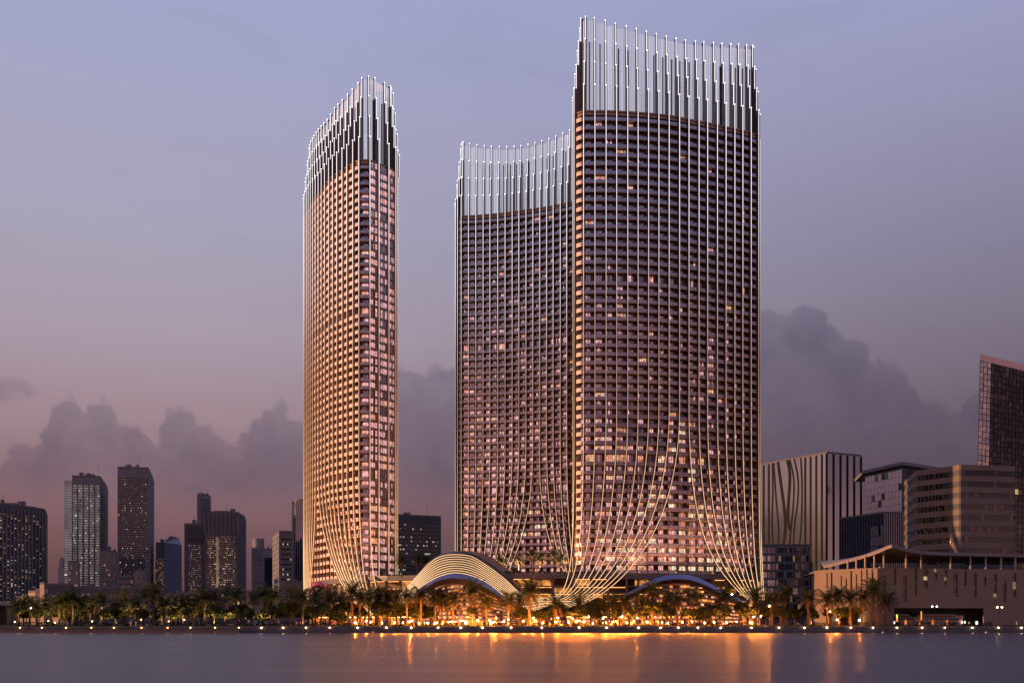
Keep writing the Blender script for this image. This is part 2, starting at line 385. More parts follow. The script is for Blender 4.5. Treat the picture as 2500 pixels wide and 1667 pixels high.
def make_tower(name, label, front, back, topf, wtype, rail_kind, paths, litf, seed):
    """front: (photo px, distance) of each fin line from left to right; back: plan points of the hidden side"""
    R = random.Random(seed)
    fr = [(PX(p, Y), Y) for p, Y in front]
    # hidden side, resampled every ~4 m
    bk = catmull([fr[-1]]+back+[fr[0]], 12)
    acc, keep = 0.0, []
    for a, b in zip(bk, bk[1:]):
        acc += math.dist(a, b)
        if acc > 4.0: keep.append(b); acc = 0
    if keep and math.dist(keep[-1], fr[0]) < 2.5: keep.pop()
    ctrl = fr+keep; K = len(ctrl); NF = len(fr)
    D = catmull(ctrl, SUB, True); ND = len(D)
    N = []
    for i in range(ND):
        a, b = D[i-1], D[(i+1) % ND]; d = Vector((b[1]-a[1], -(b[0]-a[0]), 0)).normalized(); N.append(d)
    off = lambda i, o: (D[i % ND][0]+N[i % ND].x*o, D[i % ND][1]+N[i % ND].y*o)
    def pt(b, u, o):
        s = b*SUB+u*SUB; i = int(math.floor(s+1e-9)); f = s-i
        a, c = off(i, o), off(i+1, o); return (a[0]+(c[0]-a[0])*f, a[1]+(c[1]-a[1])*f)
    ring = lambda o, step=1: [off(i, o) for i in range(0, ND, step)]
    cx = sum(p[0] for p in ctrl)/K; cy = sum(p[1] for p in ctrl)/K
    root = thing(name, label, 'skyscraper', (cx, cy, 2.0))
    # core wall, roof
    m_ = MB(); m_.prism(ring(-2.6), 2.0, ROOF-0.4); m_.build('core_wall', 'core_sunlit' if seed == 1 else 'core', root)
    m_ = MB(); m_.prism(ring(-0.8), ROOF-0.35, ROOF+0.15)
    m_.prism(ring(-1.25), ROOF-1.5, ROOF-0.352); m_.build('roof', 'bronze', root)
    # floor slabs share one mesh
    m_ = MB(); m_.prism(ring(-0.85), -0.34, 0.0)
    sm_ = m_.mesh('floor_slab', ['bronze'])
    for z0, h in FLOORS: place(sm_, 'floor_slab', root, (0, 0, z0))
    # piers between the bays
    for k in range(NF):
        i = k*SUB; n = N[i]; t = Vector((-n.y, n.x, 0)); m_ = MB()
        a = Vector((*off(i, -2.62), 0)); b = Vector((*off(i, -1.02), 0)); w = 0.17
        q = [a-t*w, b-t*w, b+t*w, a+t*w]
        m_.hexa([(v.x, v.y, 20.9) for v in q]+[(v.x, v.y, ROOF-0.5) for v in q]); m_.build('pier', 'pier_sunlit' if rail_kind(k) == 'box' else 'bronze_dark', root)
    # windows and balustrades
    vis = [b for b in range(NF-1)]
    cache = {}
    def rail_mb(b):
        kind = rail_kind(b); m = MB(); us = [j/SUB for j in range(SUB+1)]
        if kind == 'box':
            ua, ub = 0.08, 0.70
            uu = [ua+(ub-ua)*j/3 for j in range(4)]
            m.strip([pt(b, u, -0.80) for u in uu], [pt(b, u, -1.05) for u in uu], -0.32, 1.12, 0)
            uu = [0.70, 0.85, 0.98]
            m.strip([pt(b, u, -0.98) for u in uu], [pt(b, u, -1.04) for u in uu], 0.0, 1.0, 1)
        elif kind == 'flush':
            uu = [0.04]+us[1:-1]+[0.96]
            m.strip([pt(b, u, -0.98) for u in uu], [pt(b, u, -1.04) for u in uu], 0.03, 0.52, 1)
            m.strip([pt(b, u, -0.93) for u in uu], [pt(b, u, -1.05) for u in uu], 0.523, 0.58, 2)
        else:
            uu = [0.04]+us[1:-1]+[0.96]
            m.strip([pt(b, u, -0.94) for u in uu], [pt(b, u, -1.0) for u in uu], 0.03, 1.0, 1)
            m.strip([pt(b, u, -0.90) for u in uu], [pt(b, u, -1.04) for u in uu], 1.003, 1.09, 2)
            for u in ((0.04, 0.5, 0.96)):
                uu = [u-0.012, u+0.012]
                m.strip([pt(b, u, -0.91) for u in uu], [pt(b, u, -0.937) for u in uu], 0.004, 1.0, 2)
        return m
    def win_mb(b, fam, var, h):
        m = MB(); ty = wtype(b) if fam < 3 else 'full'; rr = random.Random(hash((seed, b, fam, var)) & 0xffff)
        ub = {'wide': [0.09, 0.27, 0.47, 0.66], 'full': [0.05, 0.28, 0.5, 0.72, 0.95], 'part': [0.10, 0.32, 0.54], 'late': [0.30, 0.5, 0.72, 0.93]}[ty]
        zt = h-0.62; wo = 1.40 if rail_kind(b) == 'flush' else 0.0
        for u0, u1 in zip(ub, ub[1:]):
            mi = {0: [1,1,1,3,3], 1: [2,2,1,1,2], 2: [4,2,2,2,4], 3: [5,4,5,2,4], 4: [6,6,5,4,6]}[fam][rr.randrange(5)]
            if wo and fam < 3: mi = (2, 2, 1, 2, 4)[rr.randrange(5)] if fam else (1, 1, 2, 1, 2)[rr.randrange(5)]
            a, c = pt(b, u0, wo-2.5+rr.uniform(-.025, .025)), pt(b, u1, wo-2.5+rr.uniform(-.025, .025)); dz_ = rr.uniform(-.02, .02)
            n_ = N[(b*SUB+1) % ND]
            m.quad((a[0], a[1], 0.08), (c[0], c[1], 0.08), (c[0]+n_.x*dz_, c[1]+n_.y*dz_, zt), (a[0]+n_.x*dz_, a[1]+n_.y*dz_, zt), mi)
        for u in ub:
            uu = [u-0.014, u+0.014]
            m.strip([pt(b, q, wo-2.38) for q in uu], [pt(b, q, wo-2.59) for q in uu], 0.02, zt+0.05, 0)
        m.strip([pt(b, q, wo-2.40) for q in (ub[0], ub[-1])], [pt(b, q, wo-2.59) for q in (ub[0], ub[-1])], zt+0.053, zt+0.14, 0)
        return m
    W_, B_ = [], []
    for fi, (z0, h) in enumerate(FLOORS):
        for b in vis:
            (p0, Y0), (p1, Y1) = front[b], front[b+1]
            size = abs(p1-p0)*h*FPX/((Y0+Y1)/2)
            fam = litf(b, (p0+p1)/2, z0, R); var = R.randrange(3)
            hh = h > 4
            W_.append((size, ('w', b, fam, var, hh), z0, h)); B_.append((size, ('b', b, 0, 0, False), z0, h))
    for lst, nm, mats_ in ((W_, 'window', WM), (B_, 'balustrade', ['parapet_white', 'rail_glass', 'frame_metal'])):
        lst.sort(key=lambda e_: -e_[0]); rest = MB()
        for i, (s_, key, z0, h) in enumerate(lst):
            if key not in cache:
                mb = win_mb(key[1], key[2], key[3], h) if key[0] == 'w' else rail_mb(key[1])
                cache[key] = [mb, None]
            mb, me = cache[key]
            if i < 300:
                if me is None: me = cache[key][1] = mb.mesh(nm, mats_)
                place(me, nm, root, (0, 0, z0))
            else: rest.add(mb, z0)
        rest.build(nm, mats_, root, kind='stuff')
    # light fins with stepped crowns
    fx = [p for p, _ in front]; fy = [Y for _, Y in front]
    facY = lambda p: interp(fx, fy, p)
    LB = ['led_strip', 'blade', 'fin_sunlit']
    for k in range(K):
        i = k*SUB; n = N[i]; isf = k < NF
        top = topf((ctrl[k][0]/ctrl[k][1])*FPX+1250) if True else 0
        m_ = MB(); lows = ROOF+0.1
        base = lambda o, z: Vector((*off(i, o), z))
        H = top-ROOF; tips = []
        for j, fr_ in enumerate((0.262, 0.51, 0.757, 1.0)):
            o = -0.9*j; zt = ROOF+H*fr_; zb = (ROOF-0.4 if isf else ROOF) if j == 0 else lows
            m_.ribbon([base(o, zb), base(o, zt)], [n, n], 0.18, -0.14, 0.0, 0)
            o1 = -3.7
            tt = Vector((-n.y, n.x, 0))*0.38; a = base(o1, 0); b = base(o-0.143, 0)
            q = [a-tt, b-tt, b+tt, a+tt]
            m_.hexa([(v.x, v.y, zb+0.0) for v in q]+[(v.x, v.y, zt-0.1) for v in q], 1)
            lows = zt+0.003; tips.append(base(o-0.02, zt+0.12))
        if isf:
            path, nor = paths(k, front[k][0], front[k][1], n, facY)
            m_.ribbon(path, nor, 0.18, -0.12, 0.0, 0)
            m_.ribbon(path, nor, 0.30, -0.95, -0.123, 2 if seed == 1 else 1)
        f_ = m_.build('light_fin', LB, root)
        for q in tips:
            o = bpy.data.objects.new('tip_light', TIP); C.objects.link(o); o.parent = f_; o.location = q
    # crown glass, a panel per bay, with thin mullions
    for k in range(K):
        m_ = MB(); ta = topf((D[(k*SUB+2) % ND][0]/D[(k*SUB+2) % ND][1])*FPX+1250)-1.2
        uu = [0.03, 0.25, 0.5, 0.75, 0.97]
        m_.strip([pt(k, u, -3.25) for u in uu], [pt(k, u, -3.31) for u in uu], ROOF+0.16, ta, 0)
        for u in (0.25, 0.5, 0.75):
            vv = [u-0.008, u+0.008]; m_.strip([pt(k, u_, -3.18) for u_ in vv], [pt(k, u_, -3.247) for u_ in vv], ROOF+0.17, ta-0.02, 1)
        for fz in (0.25, 0.5, 0.745):
            vv = [0.03, 0.5, 0.97]; zc = ROOF+(ta-ROOF)*fz
            m_.strip([pt(k, u_, -3.32) for u_ in vv], [pt(k, u_, -3.40) for u_ in vv], zc, zc+0.14, 1)
        if topf(1500) > 100 and k % 9 not in (4, 7):
            u_ = 0.12+0.76*((k*0.87+seed*.3) % 1.0); vv = [u_-.055, u_+.055]; b2 = MB()
            b2.strip([pt(k, q, -2.95) for q in vv], [pt(k, q, -3.16) for q in vv], ROOF+0.16, ROOF+(ta-ROOF)*0.765, 0); b2.build('rear_fin_plate', 'blade', root)  # added plates standing in for rear fins seen through the glass
        m_.build('crown_glass_panel', ['crown_glass', 'frame_metal'], root)
    return root

def straight(zend):
    def f(k, px, Y, n, facY): 
        p = P(px, 0, Y); return [(p.x, p.y, ROOF-0.4), (p.x, p.y, 120), (p.x, p.y, zend)], [n, n, n]
    return f
def swept(p0py, p1, p2, p3, Yend, blend, px, Y, n, facY, seg=26):
    """vertical down to row p0py, then a bezier drawn on the facade and out to distance Yend"""
    top = P(px, 0, Y); path = [Vector((top.x, top.y, ROOF-0.4)), Vector((top.x, top.y, 120))]; nor = [n, n]
    for i, (u, v) in enumerate(bez((px, p0py), p1, p2, p3, seg)):
        t = i/seg; w = sm(t, blend[0], blend[1]); Yf = facY(u) if t > 0 else Y
        yy = Yf+(Yend-Yf)*w
        path.append(P(u, v, yy)); nor.append((n*(1-w)+Vector((0, -1, 0))*w).normalized())
    return path, nor

# --- right tower
T3 = [(1397.6,404.5),(1401,397.2),(1424.6,394.2),(1452.5,394),(1479.8,394),(1505.7,394.3),(1532.7,394.7),(1558,395.2),(1583.6,395.8),(1608.8,396.6),(1634,397.6),(1659.5,398.9),
      (1682.5,400.5),(1707,401.9),(1728,403.4),(1752,405),(1773,406.7),(1794.5,408.2),(1814,409.7),(1834.5,411.6),(1853,413.8),(1856.5,417.5)]
FLAT3 = (1335, 376.0)
def paths3(k, px, Y, n, facY):
    if k == 0: return straight(20.5)(k, px, Y, n, facY)
    if k <= 11:
        q = k-1; f = q/10
        return swept(1000, (px, 1384-54*f), (1400+82*f, 1459+3.3*q-1), (FLAT3[0], 1459+3.3*q), FLAT3[1], (0.22, 0.60), px, Y, n, facY, 34)
    q = k-12; f = min(1, q/8)
    ex = 1828+4.3*q
    return swept(1000, (px, 1300), (px+(ex-px)*0.40, 1392+18*f), (ex, 1464), 385.5+f*11, (0.25, 0.72), px, Y, n, facY, 24)
def patch(b, z, sd): return mnoise.noise(Vector((b*0.23+sd*7.1, z*0.055, sd)))+0.5*mnoise.noise(Vector((b*0.7, z*0.21+sd, 3.3)))
def lit3(b, px, z, R):
    r = R.random(); low = max(0, 1-(z-21)/75); r -= 0.22*patch(b, z, 3)
    hw = 150*max(0, (82-z)/61)**1.5+12
    if z < 80 and abs(px-1655) < hw and R.random() < 0.72: return R.choice((3, 4, 4, 2))
    if z < 32 and 1440 < px < 1820 and R.random() < 0.62: return R.choice((3, 4, 4, 2))
    if r < 0.0+0.10*low: return 3 if R.random() < .5 else 2
    if r < 0.02+0.40*low: return 2
    if r < 0.06+0.62*max(0, 1-(z-21)/120): return 1
    return 0
make_tower('skyscraper', 'tallest skyscraper, with convex balconied front and glass crown of white light fins', T3,
    [(93.5, 424), (88, 431), (70, 434), (48, 431), (30, 426), (24.5, 418)],
    lambda px: 222.8+5.6*min(1, abs(px-1655)/215)**1.5, lambda b: 'full' if b < 2 else ('wide' if b < 12 or b > 15 else 'late'), lambda b: 'box' if b < 2 else 'glass', paths3, lit3, 3)

# --- middle tower
T2 = [(1110.6,507),(1111.8,501.5),(1116.5,498.4),(1125.7,497),(1143.6,496.6),(1161.4,496.1),(1179.3,495.5),(1195.9,494.8),(1215,493.9),(1232.9,493),(1250.2,491.8),(1266.5,490.7),(1283.9,489.4),
      (1300.7,488.2),(1317.6,487),(1334.4,485.7),(1350.2,484.3),(1367.6,482.6),(1383.4,481),(1400,478.8),(1416,476.6)]
def paths2(k, px, Y, n, facY):
    if k < 4: return straight(20.5)(k, px, Y, n, facY)
    if k <= 13:
        f = (k-3)/10; d = 62*f**1.25
        return swept(1085, (px, 1240), (px-d*0.42, 1322), (px-d, 1398), Y-2, (0.9, 1.0), px, Y, n, facY)
    q = k-14; ex = 1368+8.5*q
    return swept(1085, (px-4 if q == 0 else px, 1240), (px+(ex-px)*0.35, 1310), (max(ex, px), 1398), Y-2, (0.9, 1.0), px, Y, n, facY)
def lit2(b, px, z, R):
    r = R.random(); low = max(0, 1-(z-21)/120); mid = math.exp(-((px-1300)/30)**2)
    if z < 52 and r < 0.6*mid: return R.choice((3, 4))
    r -= 0.22*patch(b, z, 2)
    if r < 0.0+0.07*low: return 3
    if r < 0.02+0.36*low: return 2
    if r < 0.08+0.66*max(0, 1-(z-21)/155): return 1
    return 0
make_tower('skyscraper', 'broad concave middle skyscraper, lower on the skyline, partly hidden by its tallest neighbour', T2,
    [(36.5, 484), (37.5, 500), (30, 515), (5, 526), (-18, 525), (-26.5, 516)],
    lambda px: 223.2+4.6*min(1, abs(px-1275)/150)**1.6, lambda b: 'full' if b < 3 else ('wide' if b % 3 else 'late'), lambda b: 'box' if b < 3 else 'glass', paths2, lit2, 2)

# --- left tower
T1 = [(740.2,499),(741,494.5),(744,490.5),(748,486.8),(752,483.4),(757,479.6),(762.5,475.8),(769,472.2),(776,468.8),(783.6,465),(791.6,460),(801.5,454.6),(811,451.6),(821.5,448.8),(834.4,445.4),(846,442.4),(860.4,439),
      (875.5,436.4),(903.5,436.4),(926,439.4),(950,443.4),(967,446.8),(971.5,449.8)]
def paths1(k, px, Y, n, facY):
    if k >= 19: return straight(20.6)(k, px, Y, n, facY)
    if k == 18: return swept(1250, (905, 1340), (908, 1410), (924, 1452), 410, (0.3, .8), px, Y, n, facY)
    if k <= 7:
        ex = 741.5+1.9*k
        return swept(1170, (px, 1290), (px+(ex-px)*0.45, 1370), (ex, 1462), min(Y-3, 477.0), (0.25, 0.8), px, Y, n, facY)
    q = 17-k; f = q/9
    return swept(1170, (px+2+(2 if k > 8 else 0), 1400-70*f), (890-52*f, 1478+22*f), (935, 1480+2.6*q), 404, (0.25, 0.72), px, Y, n, facY, 30)
def lit1(b, px, z, R):
    r = R.random(); low = max(0, 1-(z-21)/150)
    if b >= 17:
        r -= 0.2*patch(b, z, 1)
        if r < 0.01+0.05*low: return 3
        if r < 0.10+0.40*low: return 2
        if r < 0.45+0.45*low: return 1
        return 0
    if r < 0.05: return 2
    return 0 if r < 0.75 else 1
make_tower('skyscraper', 'narrow left skyscraper with sunlit white parapet boxes down its curved side', T1,
    [(-48.4, 457), (-54, 474), (-66, 494), (-80, 511), (-91, 515), (-96.4, 508)],
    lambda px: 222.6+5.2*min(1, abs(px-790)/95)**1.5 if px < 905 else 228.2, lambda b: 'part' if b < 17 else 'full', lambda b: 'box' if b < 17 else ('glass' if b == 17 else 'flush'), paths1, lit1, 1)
# ------------------------------------------------------------------ ground, water, quay
QY = 325.0
mat('paving', (0.20, 0.175, 0.16), 0.7, 0, 0.25, 0.35)
mat('quay_stone', (0.085, 0.08, 0.085), 0.65, 0, 0.3, 0.25, bump=0.4)
mat('quay_red', (0.22, 0.12, 0.09), 0.6, 0, 0.2, 0.3)
mat('lawn_green', (0.035, 0.06, 0.022), 0.9, 0, 0.4, 0.4)
mat('asphalt', (0.05, 0.05, 0.052), 0.8, 0, 0.2, 0.2)
m, t, o = _mat('water')
tcn = t.node('ShaderNodeTexCoord')
def wn(sx, sy, sc, det):
    mp = t.node('ShaderNodeMapping'); t.link(tcn.outputs['Object'], mp.inputs[0]); mp.inputs['Scale'].default_value = (sx, sy, 1)
    n_ = t.node('ShaderNodeTexNoise'); t.link(mp.outputs[0], n_.inputs['Vector']); n_.inputs['Scale'].default_value = sc; n_.inputs['Detail'].default_value = det; return n_.outputs[0]
big = wn(0.010, 0.10, 1.0, 4); small = wn(0.05, 0.6, 1.0, 3)
b = t.node('ShaderNodeBump'); b.inputs['Strength'].default_value = 0.10; b.inputs['Distance'].default_value = 0.05
t.link(t.math('ADD', big, t.math('MULTIPLY', small, 0.06)), b.inputs['Height'])
ws = []
for r0, rv in ((0.27, 0.05), (0.42, 0.10)):          # calm swell plus fine ripple, as a long exposure sees them
    p = t.node('ShaderNodeBsdfPrincipled'); p.inputs['Base Color'].default_value = (0.05, 0.042, 0.06, 1); p.inputs['IOR'].default_value = 1.45
    t.link(t.math('MULTIPLY_ADD', big, rv, r0), p.inputs['Roughness']); t.link(b.outputs[0], p.inputs['Normal']); ws.append(p)
mx = t.node('ShaderNodeMixShader'); t.link(t.ramp(big, [(0.3, (.20,)*3+(1,)), (0.7, (.50,)*3+(1,))]), mx.inputs[0])
t.link(ws[0].outputs[0], mx.inputs[1]); t.link(ws[1].outputs[0], mx.inputs[2]); t.link(mx.outputs[0], o.inputs[0])
def struct(name, mb, mats, **kw): 
    o = mb.build(name, mats, None, kind='structure', **kw); return o
w_ = MB(); w_.quad((-3000,-600,0),(3000,-600,0),(3000,QY+0.5,0),(-3000,QY+0.5,0)); struct('water', w_, 'water')
g_ = MB(); g_.quad((-9000,QY+1.2,1.86),(9000,QY+1.2,1.86),(9000,12000,1.86),(-9000,12000,1.86)); struct('ground', g_, 'paving')
w_ = MB(); w_.box(-1500, 1500, QY, QY+1.4, -2.0, 1.72)
for i in range(-100, 101): w_.box(i*2.4-1.17, i*2.4+1.17, QY-0.06, QY-0.002, 0.35, 1.55)
struct('quay_wall', w_, 'quay_stone')
w_ = MB()
for i in range(-75, 76): w_.box(i*3.2-1.58, i*3.2+1.58, QY-0.16, QY+1.5, 1.723, 1.98)
struct('quay_coping', w_, 'paving')
w_ = MB(); w_.box(-300, -83, QY-1.3, QY-0.07, -1.5, 0.62); w_.box(-300, -83, QY-1.42, QY-0.068, 0.623, 0.80); struct('quay_ledge', w_, 'quay_red')
w_ = MB(); w_.box(-300, 300, 329.5, 334, 1.5, 1.93); struct('path', w_, 'paving')
w_ = MB(); w_.box(-300, 300, 334.003, 347, 1.5, 2.02); struct('lawn', w_, 'lawn_green')
w_ = MB(); w_.box(-400, 400, 352, 362, 1.5, 1.90); struct('road', w_, 'asphalt')

# ------------------------------------------------------------------ podium
mat('slab_dark', (0.13, 0.11, 0.115), 0.5, 0.1, 0.15, 0.3)
mat('podium_metal', (0.16, 0.135, 0.135), 0.45, 0.3, 0.15, 0.3)
mat('beige_frame', (0.46, 0.36, 0.28), 0.6, 0, 0.12, 0.3)
mat('wall_warm', (0.22, 0.14, 0.09), 0.7, 0, 0.15, 0.3)
mat('lip_metal', (0.30, 0.33, 0.45), 0.28, 0.75, 0.08, 0.1)
mat('lip_lit_red', (0.72, 0.16, 0.18), 0.4, 0.1, 0.08, 0.2)  # red light on the arch put into its base colour
mat('copper', (0.40, 0.19, 0.11), 0.4, 0.4, 0.15, 0.2)
mat('canopy_dark', (0.032, 0.024, 0.023), 0.5, 0.2, 0.2, 0.3)
emit('eave_glow', (1.0, 0.36, 0.08), 30.0)
emit('ceiling_warm', (1.0, 0.42, 0.12), 3.5)
emit('interior_glow', (1.0, 0.38, 0.10), 1.05, 0.85, 0.5)
emit('shop_glow', (1.0, 0.27, 0.055), 2.6, 0.94, 0.55)
emit('shop_glow_soft', (1.0, 0.25, 0.05), 1.3, 0.9, 0.7)
PF = [(748,483),(776,463),(800,449),(835,436),(880,426),(917,413),(1016,404),(1150,392),(1250,387),(1400,387),(1530,388.5),(1700,391.5),(1800,396),(1859,402)]
pf = [(PX(p, Y), Y) for p, Y in PF]
pfd = catmull(pf, 3)
inset = lambda d: [(q[0]*(1+d/q[1]) , q[1]+d) for q in pfd]          # set back from the quay
pod = thing('podium_building', 'long low podium with orange lit open levels joining the three skyscrapers', 'podium', (30, 400, 2.0))
poly = lambda d: inset(d)+[(100, 470), (60, 530), (-100, 545)]
m_ = MB(); m_.prism(poly(0), 18.9, 20.35); m_.build('roof_slab', 'slab_dark', pod)
m_ = MB(); m_.strip(inset(0.5), inset(1.4), 20.353, 20.9); m_.build('planter', 'podium_metal', pod)
for z_ in (16.4, 13.9, 11.3, 8.4, 5.5):
    m_ = MB(); m_.strip(inset(0.7), inset(9.0), z_-0.42, z_); m_.build('floor_slab', 'podium_metal', pod)
m_ = MB(); m_.strip(inset(9.0), inset(9.4), 2.0, 18.9); m_.build('back_wall', 'wall_warm', pod)
# columns along the front
acc = 0; last = None
for a, b_ in zip(inset(1.1), inset(1.1)[1:]):
    d = math.dist(a, b_); n_ = max(1, int(d/6.5))
    for i in range(n_):
        f = i/n_; x_, y_ = a[0]+(b_[0]-a[0])*f, a[1]+(b_[1]-a[1])*f
        m_ = MB(); w = 0.42
        m_.box(x_-w, x_+w, y_, y_+0.8, 1.9, 18.897); m_.build('column', 'beige_frame' if x_ < -60 else 'podium_metal', pod)
RP = random.Random(5)
# glowing patches for the lamplit back wall, plus ceiling lamps, on each level
lv = [(16.4, 18.9), (13.9, 15.98), (11.3, 13.48), (8.4, 10.88), (5.5, 7.98)]
for z0, z1 in lv:
    A = inset(8.9)
    for a, b_ in zip(A, A[1:]):
        pxm = (a[0]+b_[0])/2/((a[1]+b_[1])/2)*FPX+1250
        if pxm < 820 or 1535 < pxm < 1800: pr = 0.25
        else: pr = 0.75
        n_ = max(1, int(math.dist(a, b_)/4.2))
        for i in range(n_):
            f0, f1 = (i+0.08)/n_, (i+0.92)/n_
            q = lambda f: (a[0]+(b_[0]-a[0])*f, a[1]+(b_[1]-a[1])*f)
            u, v = q(f0), q(f1)
            if RP.random() < pr*0.5:
                m_ = MB(); m_.strip([u, v], [(u[0], u[1]+0.05), (v[0], v[1]+0.05)], z0+0.02, z1-0.25); m_.build('wall_glow_patch', 'interior_glow', pod)
            if RP.random() < pr:
                m_ = MB(); dd = RP.uniform(2.0, 4.5)
                m_.strip([(u[0], u[1]-dd), (v[0], v[1]-dd)], [(u[0], u[1]-dd+0.35), (v[0], v[1]-dd+0.35)], z1-0.14, z1-0.02); m_.build('ceiling_lamp', 'ceiling_warm', pod)
# shop fronts at ground level
A = inset(1.6); k_ = 0
for a, b_ in zip(A, A[1:]):
    n_ = max(1, round(math.dist(a, b_)/3.0))
    for i in range(n_):
        f0, f1 = (i+0.06)/n_, (i+0.94)/n_
        u, v = [(a[0]+(b_[0]-a[0])*f, a[1]+(b_[1]-a[1])*f) for f in (f0, f1)]
        m_ = MB(); m_.strip([u, v], [(u[0], u[1]+0.06), (v[0], v[1]+0.06)], 2.1, 4.9, 0)
        m_.strip([(u[0], u[1]-0.05), (v[0], v[1]-0.05)], [(u[0], u[1]-0.005), (v[0], v[1]-0.005)], 4.1, 4.22, 1)
        um, vm = [(u[0]+(v[0]-u[0])*f, u[1]+(v[1]-u[1])*f) for f in (0.48, 0.52)]
        m_.strip([(um[0], um[1]-0.06), (vm[0], vm[1]-0.06)], [(um[0], um[1]-0.004), (vm[0], vm[1]-0.004)], 2.1, 4.9, 1)
        sw_ = m_.build('shop_window', [RP.choice(['shop_glow', 'shop_glow', 'shop_glow_soft', 'glass_c']), 'bronze_dark'], pod)
        if RP.random() < .6:
            m_ = MB(); m_.strip([(u[0], u[1]-.32), (v[0], v[1]-.32)], [(u[0], u[1]-.07), (v[0], v[1]-.07)], 4.93, 5.05); m_.build('added_eave_strip', 'eave_glow', pod)  # glowing strips added for the orange reflection in the water
# ------------------------------------------------------------------ wave canopy
can = thing('wave_canopy', 'great wave-shaped entrance canopy striped with curving light ribs', 'canopy', (PX(1110, 376), 376, 2.0))
TOPC = [(935,1480,402),(975.8,1450.6,392),(1015,1408.6,384),(1051,1372,379),(1078,1357,376),(1109,1353,374),(1150,1357.5,374),(1192,1382,376),(1234,1414,377),(1270,1447,377),(1300,1458,376),(1335,1459,376)]
BOTC = [(935,1506,402),(990,1466,386),(1022,1434.5,376),(1055,1414,371),(1080,1403,368),(1111,1397,366),(1150,1403.5,367),(1192,1422.6,369),(1234,1455,371),(1270,1476,374),(1300,1487,376),(1335,1492,376)]
NR = 9
def ribpts(f): return [tuple(a*(1-f)+b_*f for a, b_ in zip(u, v)) for u, v in zip(TOPC, BOTC)]
RIBS = [[P(*q) for q in catmull(ribpts(i/(NR-1)), 5)] for i in range(NR)]
ROOFR = [[(1020,1402,385),(1051,1369.5,384),(1078,1353,383),(1112,1347,382),(1150,1351,382),(1192,1372.5,383),(1234,1405,383.5),(1272,1441,383)],
         [(1045,1373.5,388),(1078,1352.4,388.5),(1112,1345.8,389),(1150,1347.5,390),(1192,1364,391),(1232,1397,392),(1262,1424,392),(1280,1440,392)],
         [(1085,1352,394),(1105,1347,395),(1125,1345.4,396),(1150,1346,397),(1185,1354,398),(1215,1371,399),(1250,1398,400),(1262,1408,400)]]
ROOFR = [[P(*q) for q in catmull(r, 6)] for r in ROOFR]
def loft(A, B, th, mi=0):
    """solid strip between two space curves, th thick along its own normal"""
    m = MB(); k = min(len(A), len(B))
    nn = [((A[min(i+1, k-1)]-A[max(i-1, 0)]).cross(B[i]-A[i])).normalized()*th for i in range(k)]
    for i in range(k-1):
        a, b_, c, d = A[i], A[i+1], B[i+1], B[i]
        m.hexa([a, b_, c, d, a+nn[i], b_+nn[i+1], c+nn[i+1], d+nn[i]], mi)
    return m
BACK = Vector((0, 0.35, 0))
for i in range(NR-1):
    loft([q+BACK for q in RIBS[i]], [q+BACK for q in RIBS[i+1]], 0.18).build('cladding_strip', 'canopy_dark', can)
r0 = RIBS[0]; s0 = [q+BACK for q in r0]
def resample(c, n):
    L = [0]
    for a, b_ in zip(c, c[1:]): L.append(L[-1]+(b_-a).length)
    return [Vector(tuple(interp(L, [q[j] for q in c], L[-1]*i/(n-1)) for j in range(3))) for i in range(n)]
sub0 = [q for q in s0 if 1015 <= q.x/q.y*FPX+1250 <= 1275]
n_ = 40
loft(resample(sub0, n_), resample(ROOFR[0], n_), 0.18).build('cladding_strip', 'canopy_dark', can)
loft(resample(ROOFR[0], n_), resample(ROOFR[1], n_), 0.18).build('cladding_strip', 'copper', can, label='copper coloured cladding strip')
loft(resample(ROOFR[1], n_), resample(ROOFR[2], n_), 0.18).build('cladding_strip', 'copper', can, label='copper coloured cladding strip')
for r in RIBS+ROOFR:
    m_ = MB(); m_.ribbon(r, [Vector((0, -0.85, 0.5)).normalized()]*len(r), 0.15, -0.14, 0.0, 0); m_.build('light_rib', ['led_strip'], can)

